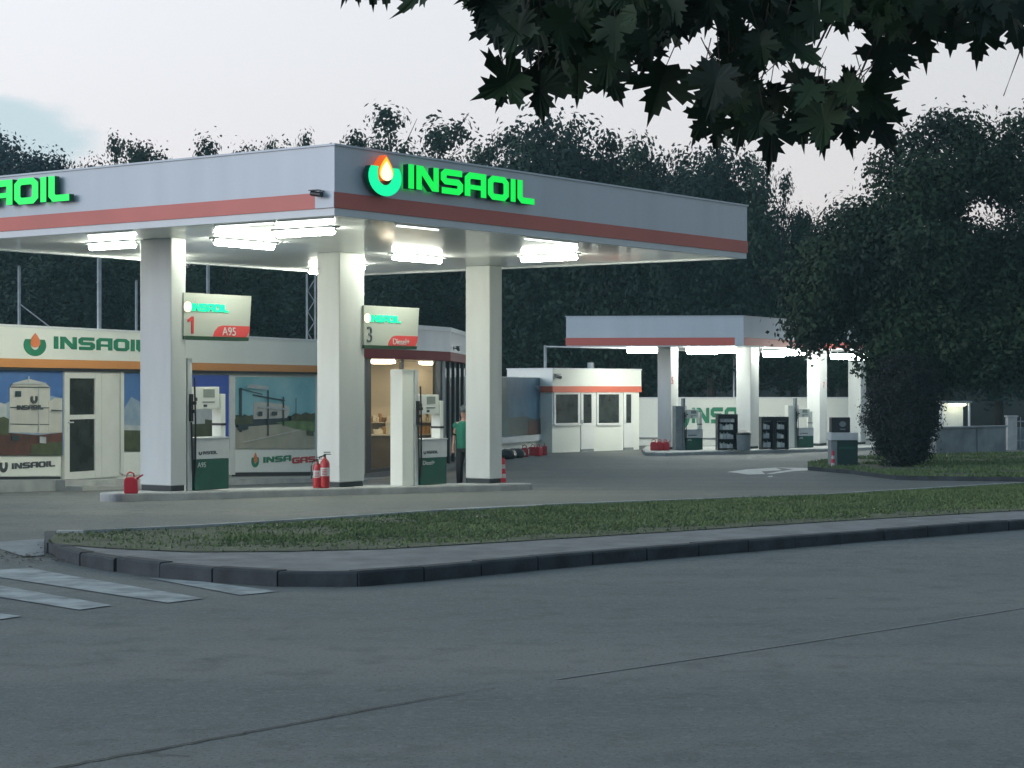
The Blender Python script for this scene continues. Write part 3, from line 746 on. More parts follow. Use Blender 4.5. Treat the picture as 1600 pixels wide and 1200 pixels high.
# letters on fascia
mb = MB(); ua = P(84, 0, -.12)[0]; ub = P(232, 0, -.12)[0]; zb = P(86, 545, -.12)[1]; zt_ = P(86, 525.5, -.12)[1]
word(mb, 'INSAOIL', ua, ub, zb, zt_-zb, -.135, -.121, 0); mb.build('lettering', M_lgreen, shop)
ca, cb = P(37, 0, -.12)[0], P(71, 0, -.12)[0]; z1_, z0_ = P(54, 519, -.12)[1], P(54, 555, -.12)[1]
mb = MB(); logo(mb, (ca+cb)/2, (z0_+z1_)/2-.03, cb-ca, (z1_-z0_)*.95, -.135, -.121); lg = mb.build('ring_emblem', M_lgreen, shop)
mb = MB(); mb.prism(drop((ca+cb)/2, (z0_+z1_)/2+.07, .36, (z1_-z0_)*.62), -.142, -.136); mb.build('flame', M_flame, lg)
# print materials (flat colour prints)
def pr(name, c, c2=None, s=3): return mat('print_'+name, c, .35, .1, s, col2=c2)
PB = pr('sky_blue', (.05, .13, .34), (.09, .20, .42), .8); PB2 = pr('sky_deep', (.035, .09, .42), (.05, .12, .48), .8); PC = pr('sky_cyan', (.16, .44, .50), (.30, .56, .60), 1.2)
PW = pr('tank_white', (.60, .59, .52), (.48, .48, .44), 2); PW2 = pr('cloud', (.34, .42, .48), (.2, .3, .42), 3); PR_ = pr('brown', (.13, .045, .035), (.05, .03, .022), 3)
PG = pr('olive', (.08, .10, .045), (.04, .055, .03), 4); PK = pr('road', (.44, .42, .33), (.34, .33, .26), 2); PGr = pr('green', (.16, .26, .10), (.08, .16, .07), 3)
PD = pr('darkline', (.02, .05, .06)); PL = pr('lightgrey', (.52, .55, .54), (.38, .42, .44), 4)
def quadp(mb, pxs, v, d=.004):
    q = [P(x, y, v) for x, y in pxs]; mb.prism(q, v-d, v, 0)
def picture(name, back, items, v=.03, label=None):
    pts, m = back; mb = MB(); quadp(mb, pts, v, .02); o = mb.build(name, m, shop)
    if label: o['label'] = label
    for k, (pp, m, nm) in enumerate(items):
        mb = MB(); quadp(mb, pp, v-.022-.004*k, .003); mb.build(nm, m, o)
    return o
vv = .05
def rectp(x0, y0, x1, y1): return [(x0, y0), (x0, y1), (x1, y1), (x1, y0)]
picture('picture_panel', (rectp(-130, 574, 97, 711), PB), [
    ([(-130, 640), (-130, 690), (0, 690), (97, 685), (97, 622), (60, 615), (20, 625), (0, 634), (-40, 640)], PW2, 'printed_cloud'),
    ([(15, 605), (15, 675), (78, 677), (78, 605), (70, 598), (45, 592), (22, 598)], PW, 'printed_tank'),
    ([(76, 628), (76, 676), (97, 676), (97, 623), (85, 622)], PW, 'printed_tank'),
    ([(16, 636), (16, 637.5), (77, 638), (77, 636.5)], PD, 'printed_seam'), ([(16, 662), (16, 663), (77, 664), (77, 663)], PD, 'printed_seam'), ([(16, 604), (16, 605.5), (77, 606), (77, 604.5)], PD, 'printed_rail'), ([(60, 606), (60, 674), (62, 674), (62, 606)], PL, 'printed_ladder'), ([(24, 611), (24, 620), (33, 620), (33, 611)], PD, 'printed_vent'),
    ([(0, 688), (0, 690), (97, 700), (97, 698)], PW2, 'printed_pipe'), ([(-60, 676), (-60, 678), (97, 688), (97, 686)], PR_, 'printed_pipe'),
    ([(-130, 680), (-130, 711), (97, 711), (97, 676), (60, 680), (10, 676), (-30, 678)], PR_, 'printed_foreground'),
    ([(48, 695), (48, 711), (97, 711), (97, 690), (70, 692)], PG, 'printed_grass'), ([(20, 598), (20, 600), (72, 600), (72, 598)], PL, 'printed_rail'), ([(44, 588), (44, 598), (46, 598), (46, 588)], PL, 'printed_mast'),
    ([(-10, 632), (-10, 655), (10, 655), (10, 632), (0, 629)], PL, 'printed_far_tank'), ([(18, 680), (18, 688), (30, 689), (30, 681)], PD, 'printed_valve'), ([(62, 682), (62, 692), (72, 693), (72, 683)], PL, 'printed_pump_house'), ([(80, 640), (80, 642), (97, 643), (97, 641)], PD, 'printed_seam'),
    ([(-10, 655), (-10, 680), (13, 680), (14, 655), (6, 651)], PG, 'printed_bush'),
    ], label='picture of white storage tanks under a blue sky')
mb = MB(); ua, ub = P(25, 0)[0], P(66, 0)[0]; zb = P(45, 640)[1]; word(mb, 'INSAOIL', ua, ub, zb, .09, -.03, -.02); logo(mb, P(52, 0)[0], P(52, 623)[1], .22, .2, -.03, -.02); mb.build('printed_lettering', M_ink, shop)
picture('picture_panel', (rectp(193, 583, 240, 705), PB), [
    ([(193, 640), (193, 672), (240, 672), (240, 640), (205, 620)], PW2, 'printed_cloud'), ([(193, 672), (193, 705), (240, 705), (240, 672)], PG, 'printed_foreground'), ([(193, 664), (193, 672), (240, 673), (240, 666)], PL, 'printed_building')], label='narrow picture strip beside the column')
picture('picture_panel', (rectp(262, 586, 357, 700), PB2), [
    ([(262, 636), (262, 660), (352, 660), (348, 636)], PL, 'printed_cloud'), ([(262, 660), (262, 700), (352, 700), (352, 660), (320, 655)], PG, 'printed_grass'), ([(262, 650), (262, 664), (320, 662), (320, 652), (300, 648)], PL, 'printed_building'), ], label='deep blue picture panel behind the pump numbered 1')
pg = picture('picture_panel', (rectp(367, 589, 492, 701), PC), [
    ([(367, 648), (367, 672), (492, 665), (492, 650), (440, 650), (400, 652)], PD, 'printed_hedge'),
    ([(396, 629), (396, 655), (448, 653), (452, 646), (452, 636), (440, 631), (404, 628)], PW, 'printed_storage_building'),
    ([(367, 668), (367, 701), (492, 701), (492, 670), (450, 662), (420, 664)], PK, 'printed_road'),
    ([(430, 660), (460, 670), (492, 675), (492, 656), (465, 656)], PGr, 'printed_lawn'),
    ([(374, 606), (374, 675), (378, 675), (378, 606)], PD, 'printed_pole'), ([(378, 607), (378, 608.5), (410, 617), (410, 615.5)], PD, 'printed_cable'),
    ([(418, 610), (418, 681), (420, 681), (420, 610)], PD, 'printed_pole'), ([(442, 620), (442, 665), (444, 665), (444, 620)], PD, 'printed_pole'), ([(395, 616), (395, 618), (445, 627), (445, 625)], PD, 'printed_cable'),
    ([(480, 672), (480, 680), (490, 681), (490, 674)], PG, 'printed_car'),
    ([(367, 655), (371, 650), (376, 652), (382, 647), (388, 650), (395, 648), (395, 662), (367, 664)], PG, 'printed_trees'), ([(455, 650), (462, 645), (470, 648), (478, 644), (486, 647), (492, 645), (492, 656), (455, 657)], PG, 'printed_trees'),
    ([(404, 634), (404, 637), (450, 641), (450, 638)], PL, 'printed_window_band'), ([(404, 643), (404, 650), (410, 650), (410, 643)], PD, 'printed_gateway'), ([(425, 643), (425, 649), (433, 649), (433, 643)], PD, 'printed_gateway'),
    ([(380, 690), (380, 692), (470, 672), (468, 671)], PW, 'printed_road_line'), ([(372, 664), (372, 672), (388, 671), (388, 663)], PD, 'printed_vehicle'), ([(462, 622), (462, 655), (463, 655), (463, 622)], PD, 'printed_pole'), ([(385, 606), (390, 600), (420, 604), (418, 609)], PL, 'printed_thin_cloud')], label='picture of a gas depot beside a road under a turquoise sky')
# lower white boards
def board(x0, x1, y0a, y0b, y1a, y1b, lbl):
    mb = MB(); q = [P(x0, y1a, 0), P(x0, y0a, 0), P(x1, y0b, 0), P(x1, y1b, 0)]; mb.prism(q, .012, .05); o = mb.build('lower_board', M_white, shop); o['label'] = lbl; return o
board(-130, 96, 712.5, 713, 745, 744, 'white board with lettering below the tank picture'); board(193, 240, 706.5, 706.5, 742, 742, 'white board beside the column'); board(367, 492, 702.5, 702.5, 738, 737, 'white board with red and green lettering')
mb = MB(); word(mb, 'INSAOIL', P(19, 0)[0], P(86, 0)[0], P(50, 731)[1], P(50, 722)[1]-P(50, 731)[1], -.004, .011); logo(mb, P(6, 0)[0], P(6, 728)[1], .26, .26, -.004, .011); mb.build('lettering', M_ink, shop)
mb = MB(); word(mb, 'INSA', P(412, 0)[0], P(455, 0)[0], P(430, 722)[1], P(430, 713)[1]-P(430, 722)[1], -.004, .011); mb.build('lettering', M_lgreen, shop); mb = MB(); logo(mb, P(399, 0)[0], P(399, 720)[1], .36, .32, -.004, .011); mb.build('ring_emblem', M_lgreen, shop)
mb = MB(); word(mb, 'GAS', P(457, 0)[0], P(493, 0)[0], P(475, 723)[1], P(475, 714)[1]-P(475, 723)[1], -.004, .011); mb.build('lettering', M_lred, shop); mb = MB(); mb.prism(drop(P(399, 0)[0], P(399, 715)[1], .2, .26), -.008, -.005); mb.build('flame', M_flame, shop)
# dark plinth
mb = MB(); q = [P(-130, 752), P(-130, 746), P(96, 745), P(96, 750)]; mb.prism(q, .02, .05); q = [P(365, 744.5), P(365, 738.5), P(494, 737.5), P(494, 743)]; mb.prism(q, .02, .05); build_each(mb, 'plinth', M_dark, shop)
# door
fm = mat('door_frame_white', (.70, .71, .66), .45, .06, 2)
d0, d1 = P(98, 0)[0], P(158, 0)[0]; dzb = P(128, 748)[1]; dzt = P(128, 581)[1]
door = empty('door', (0, 0, 0)); door.parent = shop
mb = MB(); x = [P(a, 0)[0] for a in (99, 107, 147, 157)]
zz = [dzb, P(128, 736.5)[1], P(128, 655)[1], P(128, 648)[1], P(128, 591)[1], dzt]
mb.box(x[0], x[1], -.03, .04, zz[0], zz[5]); mb.box(x[2], x[3], -.03, .04, zz[0], zz[5])
for a, b in ((0, 1), (2, 3), (4, 5)): mb.box(x[1]+.001, x[2]-.001, -.025, .04, zz[a], zz[b])
mb.build('door_frame', fm, door)
mb = MB(); mb.box(x[1]+.002, x[2]-.002, .0, .03, zz[1]+.002, zz[2]-.002); mb.box(x[1]+.002, x[2]-.002, .0, .03, zz[3]+.002, zz[4]-.002); mb.build('door_glass', M_doorg, door)
mb = MB(); hu_, hz_ = P(104, 660); mb.box(hu_, hu_+.16, -.075, -.055, hz_-.012, hz_+.012); mb.box(hu_, hu_+.03, -.055, -.031, hz_-.012, hz_+.012); mb.box(hu_-.01, hu_+.04, -.045, -.031, hz_-.2, hz_-.08); mb.build('door_handle', M_trim, door)
mb = MB(); mb.box(P(158.5, 0)[0], P(186, 0)[0], -.012, .04, dzb, dzt); mb.build('door_panel', fm, shop)
mb = MB(); mb.box(P(187, 0)[0], P(192, 0)[0], -.03, .04, dzb+.05, dzt); mb.box(P(358, 0)[0], P(366, 0)[0], -.03, .04, P(362, 742)[1], P(362, 588)[1]); build_each(mb, 'mullion', fm, shop)
# pavement and kerb along the shop
mb = MB(); vs = []
for u in (uL, S.u(560)+1):
    for v in (-1.1, 4.2): vs.append((u, v))
ust = [uL, S.u(38)]; 
def ramp_slab(name, u0, u1, v0, v1, dz, m, thick=.3):
    vs = []
    for u in (u0, u1):
        for v in (v0, v1):
            for k in (0, 1): vs.append((u, v, zfl(u)+dz-(thick if k else 0)))
    mb = MB(); mb.add(vs, [(0, 2, 6, 4), (1, 5, 7, 3), (0, 4, 5, 1), (2, 3, 7, 6), (0, 1, 3, 2), (4, 6, 7, 5)]); o = mb.build(name, m, None)
    o.location = (S.o.x, S.o.y, 0); o.rotation_euler = (0, 0, S.rz); tag(o, kind='structure'); return o
ramp_slab('shop_pavement', S.u(39), S.u(600), -.95, .055, -.03, M_conc, .35)
ramp_slab('shop_pavement', uL, S.u(38), -.75, .055, -.03, M_concd, .35)
ramp_slab('shop_step', S.u(40), S.u(260), -1.35, -.96, -.15, M_conc, .3)

# ================================================================== GLASS SHOP
KS = 1.047; A0 = Vector(((569-800)/F*53.2, 53.2)); B0 = Vector(((695-800)/F*58.6, 58.6)); ang = math.degrees(math.atan2(B0.x-A0.x, B0.y-A0.y))
T = Fr(A0.x, A0.y, ang, 0); TL = (B0-A0).length
ks_ = T.root('glass_kiosk'); tag(ks_, 'glazed shop with warm lights inside, grey roof edge over red band', 'shop')
fl = H(52)+.14; zr0 = CZ+.78*KS; zr1 = CZ+1.03*KS; zrt = CZ+1.72*KS
def lx(p): # world xy to local
    q = Matrix.Rotation(-T.rz, 2)@(Vector(p)-T.o); return (q.x, q.y)
# second face recedes more steeply
d2 = Vector((math.sin(R(4)), math.cos(R(4)))); B1 = B0+d2*7
Aw = A0-T.d*.35; Bk2 = Aw+Vector((-.078, .997))*8.0
foot = [lx(Aw), (TL, 0), lx(B1), lx(B1+Vector((-1.5, 2.0))), lx(Bk2)]
ar = sum(foot[i][0]*foot[(i+1) % 5][1]-foot[(i+1) % 5][0]*foot[i][1] for i in range(5))
if ar < 0: foot.reverse()
mb = MB(); ring(mb, inset(foot, -.16), inset(foot, .1), zr1+.003, zrt-.13); mb.build('fascia', M_fasc, ks_)
mb = MB(); ring(mb, inset(foot, -.19), inset(foot, .1), zrt-.128, zrt); mb.build('coping', M_trim, ks_)
mb = MB(); ring(mb, inset(foot, -.17), inset(foot, .1), zr0, zr1); mb.build('red_band', mat('kiosk_red', (.24, .010, .018), .6, .05, 1, spec=.2), ks_)
mb = MB(); mb.slab(inset(foot, .11), zr0+.02, zr0+.06); mb.build('ceiling', mat('cream_ceiling', (.6, .55, .48), .7, .05, 1), ks_)
mb = MB(); mb.slab(inset(foot, .12), zr1+.3, zr1+.35); mb.build('roof', M_conc, ks_)
mb = MB(); mb.slab(inset(foot, -.05), fl-.5, fl); mb.build('floor', mat('kiosk_floor', (.14, .14, .14), .5, .1, 2), ks_)
cream = mat('cream_wall', (.62, .56, .46), .7, .1, 1.2)
mb = MB(); a_ = Aw+Vector((.10, .16)); b_ = Bk2+Vector((.12, -.3)); c_ = b_+Vector((2.5, 1.6))
mb.slab([lx(q) for q in (a_, a_+Vector((.06, 0)), b_+Vector((.06, 0)), b_)], fl+.002, zr0+.018); mb.slab([lx(q) for q in (b_+Vector((.07, .0)), c_, c_+Vector((0, .1)), b_+Vector((.07, .1)))], fl+.002, zr0+.018); build_each(mb, 'inner_wall', cream, ks_)
# glazing
def lu(px): return T.u(px)
mb = MB()
for a, b in ((-.33, lu(580)), (lu(681), lu(690))): mb.box(a, b, .0, .1, fl+.002, zr0-.002)
mb.box(lu(580)+.002, lu(681)-.002, .02, .08, fl+.002, fl+.10); mb.box(lu(628), lu(632), .02, .08, fl+.103, zr0-.003)
build_each(mb, 'window_frame', M_dark, ks_)
mb = MB(); mb.box(lu(690)+.004, TL-.004, -.02, .12, fl+.002, zr0-.002); mb.build('corner_post', M_grey, ks_)
mb = MB(); mb.box(lu(580)+.004, lu(628)-.004, .045, .055, fl+.105, zr0-.005); mb.box(lu(632)+.004, lu(681)-.004, .045, .055, fl+.105, zr0-.005); mb.build('window_pane', M_glassc, ks_)
side = empty('side_glazing', (TL, 0, 0), math.atan2(d2.y, d2.x)-T.rz); side.parent = ks_
mb = MB(); mb.box(.02, 7, .05, .07, fl+.02, zr0-.01); mb.build('side_pane', M_glassd, side)
mb = MB()
for a in (.0, 1.4, 2.9, 4.4, 5.9): mb.box(a+.02, a+.10, .0, .048, fl+.002, zr0-.004)
build_each(mb, 'side_mullion', M_dark, side)
# ring lamps, shelves, counter, goods
warm = mat('lit_warm', (.9, .8, .6), .5, 0, 1, emit=(1, .84, .62), es=20)
for i, (px, v, rr, lab) in enumerate(((597, 54.9, .34, 'nearest round lamp on the left inside the glass shop'), (594, 56.4, .32, 'middle round lamp on the left inside the glass shop'), (598, 58.2, .38, 'rear round lamp on the left inside the glass shop'), (670, 59.0, .30, 'front round lamp on the right inside the glass shop'), (671, 60.8, .30, 'rear round lamp on the right inside the glass shop'))):
    p = Vector(((px-800)/F*v, v)); root = empty('round_lamp', (p.x, p.y, zr0-.02), T.rz); tag(root, lab, 'lamp', 'round lamps in the glass shop')
    mb = MB(); mb.lathe([(rr*1.06, .039), (rr*1.06, .0)], seg=20); mb.build('housing', M_trim, root)
    mb = MB(); mb.lathe([(rr, -.002), (rr, -.05), (rr*.8, -.07)], seg=20); mb.build('diffuser', warm, root)
ITEM = {}
def item(xy, z, rz, w_, d_, h_, m, name, label, group, neck=False):
    key = (name, m.name, round(w_, 2), round(h_, 1))
    if key not in ITEM:
        mb = MB(); mb.box(-w_/2, w_/2, -d_/2, d_/2, 0, h_*(.78 if neck else 1))
        if neck: mb.tube([(-w_*.15, 0, h_*.781), (-w_*.15, 0, h_)], w_*.18, 8)
        o = mb.build(name, m, None); bv = o.modifiers.new('bevel', 'BEVEL'); bv.width = .01; bv.segments = 1; ITEM[key] = o
    else:
        o = ITEM[key].copy(); COL.objects.link(o)
    o.location = (xy[0], xy[1], z); o.rotation_euler = (0, 0, rz); tag(o, label, name, group); return o
def shelf(px, v, wd_, ht, label, seed, cols):
    p = Vector(((px-800)/F*v, v)); root = empty('display_shelf', (p.x, p.y, fl), R(14)); tag(root, label, 'shelf', 'shelves in the glass shop'); r_ = random.Random(seed)
    mb = MB(); mb.box(-wd_/2, -wd_/2+.03, 0, .4, 0, ht); mb.box(wd_/2-.03, wd_/2, 0, .4, 0, ht); mb.box(-wd_/2+.031, wd_/2-.031, .37, .4, 0, ht)
    zs = [.12, .5, .88, 1.26, 1.6]
    for z in zs:
        if z < ht-.1: mb.box(-wd_/2+.032, wd_/2-.032, .0, .368, z-.02, z)
    mb.build('rack', cream, root)
    for zi, z in enumerate(zs):
        if z > ht-.3: continue
        x = -wd_/2+.05
        while x < wd_/2-.14:
            a = r_.uniform(.07, .15)
            if r_.random() < .75: item(p+Matrix.Rotation(R(14), 2)@Vector((x+a/2, .14+r_.uniform(0, .05))), fl+z+.002, R(14), a-.015, .16, r_.uniform(.12, .27), r_.choice(cols), 'packet', 'small pack on level '+['one', 'two', 'three', 'four', 'five'][zi]+' of the '+label.split(' ')[0]+' shelf inside the glass shop', 'packets on level '+str(zi+1)+' of the '+label.split(' ')[0]+' shelf in the glass shop')
            x += a
gw = mat('goods_cream', (.75, .70, .58), .5, .1, 6); gy = mat('goods_ochre', (.45, .26, .10), .5, .2, 6); gb = mat('goods_brown', (.2, .1, .05), .5, .2, 6)
shelf(600, 60.0, 1.3, 1.7, 'pale shelves along the back wall of the glass shop', 1, [gw, gy, gb]); shelf(668, 60.9, .9, 1.75, 'right shelf seen behind the pump through the glass', 2, [gw, gy])
p = Vector(((604-800)/F*56.6, 56.6)); root = empty('shop_counter', (p.x, p.y, fl), R(8)); tag(root, 'low counter inside the glass shop with white goods on top', 'counter')
mb = MB(); mb.box(-.45, .6, 0, .6, 0, .92); mb.build('counter_body', mat('counter_brown', (.20, .15, .11), .5, .15, 2), root, bevel=.01)
mb = MB(); mb.box(-.5, .65, -.05, .65, .922, .96); mb.build('counter_top', cream, root)
mb = MB(); mb.box(.0, .28, .1, .35, .963, 1.35); mb.box(.32, .6, .1, .35, .963, 1.15); mb.box(-.35, -.1, .15, .4, .963, 1.10); mb.build('goods', gw, root, bevel=.01)
p = (T.xy(TL, 0)+d2*.55); seccam((p.x+.2, p.y, zr1+.12), math.atan2(d2.y, d2.x), 'dark security camera on the bright fascia of the glass shop', 1.0)

# ================================================================== PUMPS
def pump(px, v_, u_off, grade, label, base_y, near, tower=M_lgrey, scale=1.0, rz=rz1, gname='fuel pumps', pier=True):
    root = empty('fuel_pump', near, rz); tag(root, label, 'fuel pump', gname); root.scale = (scale,)*3
    if pier:
        mb = MB(); mb.box(-.36, -.02, .04, .34, 0, 2.22 if pier is True else 1.9); mb.build('side_tower', M_white if pier is True else pier, root, bevel=.01)
    mb = MB(); mb.box(0, .10, .02, .22, 0, 2.22); mb.build('hose_mast', tower, root, bevel=.008)
    mb = MB(); mb.box(.015, .085, -.03, .018, 1.16, 1.62); mb.box(.02, .08, -.09, -.031, 1.30, 1.36); mb.box(.03, .07, -.12, -.031, 1.44, 1.5); mb.build('nozzle', M_black, root, bevel=.01)
    mb = MB(); mb.tube([(.11, -.02, 1.9), (.125, -.03, 1.2), (.125, -.03, .4), (.10, -.03, .15), (.07, -.02, .35), (.05, -.01, 1.15)], .016, 6); mb.build('hose', M_black, root)
    mb = MB(); mb.box(.14, .95, 0, .46, .0, .52); mb.build('lower_cabinet', M_green, root, bevel=.012)
    mb = MB(); mb.box(.14, .95, -.008, .46, .523, .86); mb.box(.12, .97, -.02, .48, .862, .885); mb.build('upper_cabinet', M_lgrey, root, bevel=.006)
    mb = MB(); mb.box(.12, .78, .06, .36, 1.36, 1.74); hd = mb.build('display_head', M_white, root, bevel=.012)
    mb = MB(); mb.box(.40, .66, .052, .0585, 1.56, 1.70); mb.build('screen', mat('lcd', (.30, .34, .30), .2, .1, 4), hd)
    mb = MB(); mb.box(.19, .25, .05, .0585, 1.50, 1.56); mb.box(.38, .66, .052, .0585, 1.475, 1.49); mb.box(.40, .48, .052, .0585, 1.40, 1.44); mb.build('keypad', M_ink, hd)
    mb = MB(); mb.box(.84, .95, .08, .30, .888, 1.62); st = mb.build('side_post', M_white, root, bevel=.01)
    mb = MB(); mb.box(.835, .955, .07, .31, 1.08, 1.12); mb.build('band', M_black, st)
    mb = MB(); word(mb, 'INSAOIL', .32, .66, .60, .055, -.012, -.0085); logo(mb, .26, .628, .08, .08, -.012, -.0085); mb.build('lettering', M_ink, root)
    t = text_mesh('grade_text', grade, .12, M_lgrey, root, .20, -.003, .385); return root
mo = Vector((-5.62, 32.7))+r1*.0
fp = Fr(-2.86, 35.9, 36.4); 
def on_front(px, v): u = fp.u(px, v); q = fp.xy(u, v); return q
q = on_front(295, .42); pump(0, 0, 0, 'A95', 'fuel pump with green cabinet between left and middle near columns', 0, (q.x, q.y, isl_z(q.y)), gname='fuel pumps under the near canopy')
q = on_front(650, .42); pump(0, 0, 0, 'Diesel+', 'fuel pump with green cabinet between middle and right near columns', 0, (q.x, q.y, isl_z(q.y)), gname='fuel pumps under the near canopy')

def pump_sign(px0, px1, pyt, pyb, v, num, grade, label, numcol, tagx):
    fr = fp; u0, zt = fr.uz(px0, pyt, v); u1, _ = fr.uz(px1, pyt, v); z0 = fr.uz(px0, pyb, v)[1]; 
    q = fr.xy(u0, v); root = empty('pump_sign', (q.x, q.y, z0), fr.rz); tag(root, label, 'sign', 'box signs above the pumps')
    L = u1-u0; h = zt-z0
    mb = MB(); mb.prism([(0, .06), (0, h), (L, h), (L-.06, .06)], 0, .28); mb.build('sign_box', mat('sign_face', (.40, .43, .38), .4, .03, 1), root)
    mb = MB(); mb.prism([(0, 0), (0, .058), (L-.065, .058), (L-.08, 0)], -.004, .284); mb.build('green_edge', mat('edge_green', (.01, .05, .02), .4, .1, 2), root)
    mb = MB(); mb.prism([(L-.93, .062), (L-.89, .15), (L-.80, .23), (L-.70, .25), (L-.045, .25), (L-.065, .15), (L-.14, .062)], -.008, -.001); mb.build('grade_tag', M_tagred, root)
    text_mesh('grade_text', grade, .20 if len(grade) < 4 else .16, M_lgrey, root, L-.72 if len(grade) < 4 else L-.80, -.012, .085)
    mb = MB(); word(mb, 'INSAOIL', .18, 1.04, h-.30, .13, -.012, -.001, 0, gap=.08); mb.build('lit_lettering', M_ledt, root)
    mb = MB(); mb.lathe([(.085, 0)], seg=4) if False else None
    mb = MB(); mb.prism([(.085+.085*math.cos(k*math.pi/8), h-.235+.085*math.sin(k*math.pi/8)) for k in range(16)][::-1], -.014, -.001); mb.build('lit_emblem', M_ledw, root)
    if num == '1':
        mb = MB(); a, b = .07, h-.68; mb.prism([(a+.10, b), (a+.10, b+.22), (a+.02, b+.19), (a+.02, b+.235), (a+.11, b+.29), (a+.155, b+.29), (a+.155, b)], -.01, -.001); mb.build('number', numcol, root)
    else: text_mesh('number', num, .42, numcol, root, .05, -.006, h-.68, sx=.95)
    return root
pump_sign(287, 393, 457, 530, .30, '1', 'A95', 'box sign numbered 1 with red A95 tag', M_lred, 0)
pump_sign(569, 655, 477, 544, .30, '3', 'Diesel+', 'box sign numbered 3 with red Diesel+ tag', M_ink, 0)

# ---- small things on the near island
def jerrycan(loc, rz, label, s=1.0, group=None):
    root = empty('fuel_can', loc, rz); tag(root, label, 'fuel can', group); root.scale = (s,)*3
    mb = MB(); mb.prism([(-.13, 0), (-.14, .03), (-.14, .27), (-.10, .33), (.04, .34), (.13, .28), (.14, .03), (.13, 0)], -.09, .09); mb.build('can_body', M_can, root, bevel=.02)
    mb = MB(); mb.tube([(-.09, 0, .32), (-.08, 0, .40), (-.02, 0, .435), (.05, 0, .40), (.06, 0, .31)], .016, 8); mb.build('handle', M_can, root, smooth=True)
    mb = MB(); mb.tube([(.11, 0, .29), (.17, 0, .34), (.24, 0, .38)], [.022, .018, .014], 8); mb.build('spout', M_can, root, smooth=True)
    return root
q = Vector(W(205, 766, 31.3)[:2]); jerrycan((q.x, q.y, isl_z(q.y)), R(5), 'red watering can shaped fuel can beside the left near column', .78)
def extinguisher(loc, label, s=1.0, rz=0):
    root = empty('fire_extinguisher', loc, rz); tag(root, label, 'fire extinguisher', 'fire extinguishers by the middle near column'); root.scale = (s,)*3
    mb = MB(); mb.lathe([(.07, 0), (.085, .01), (.088, .05), (.088, .42), (.08, .47), (.05, .51), (.025, .53), (.025, .56)], seg=18); mb.build('cylinder', M_ext, root, smooth=True)
    mb = MB(); mb.box(-.02, .02, -.02, .02, .56, .60); mb.box(-.02, .11, -.012, .012, .60, .615); mb.box(-.02, .10, -.012, .012, .635, .65); mb.build('valve', M_black, root)
    mb = MB(); mb.tube([(-.02, 0, .58), (-.09, -.03, .56), (-.12, -.04, .45), (-.115, -.045, .2)], .013, 8); mb.build('hose', M_black, root)
    mb = MB(); mb.lathe([(.0895, .22), (.0895, .37)], seg=18); mb.build('paper_label', M_lgrey, root)
    mb = MB()
    for k in range(4): mb.box(-.045+.002*k, .05, -.0935, -.0905, .24+.03*k, .252+.03*k)
    mb.build('label_text', M_lred, root)
for px, py, s, lab in ((496, 757, .86, 'left fire extinguisher by the middle near column'), (508, 757.5, 1.0, 'right taller fire extinguisher by the middle near column')):
    D = 35.55; q = W(px, py, D); extinguisher((q.x, q.y-.05, isl_z(D)), lab, s)
def cone(loc, label, s=1.0, group='striped bollards'):
    root = empty('traffic_cone', loc, 0); tag(root, label, 'cone', group); root.scale = (s,)*3
    mb = MB(); mb.box(-.17, .17, -.17, .17, 0, .04); mb.build('foot', M_black, root, bevel=.01)
    mred = mat('cone_red', (.62, .03, .05), .5, .1, 4); mw = mat('cone_white', (.62, .50, .50), .5, .1, 4)
    zs = [.04, .16, .28, .42, .54, .72]; rf = lambda z: .085-.045*(z/.72)
    for k in range(5):
        mb = MB(); mb.lathe([(rf(zs[k]), zs[k]+.001), (rf(zs[k+1]), zs[k+1])], seg=14); mb.build('stripe', mred if k % 2 == 0 else mw, root, smooth=False)
q = W(786.5, 748, 41.0); cone((q.x, q.y, isl_z(41)-.02), 'slim red and white traffic cone right of the rightmost near column', .74)

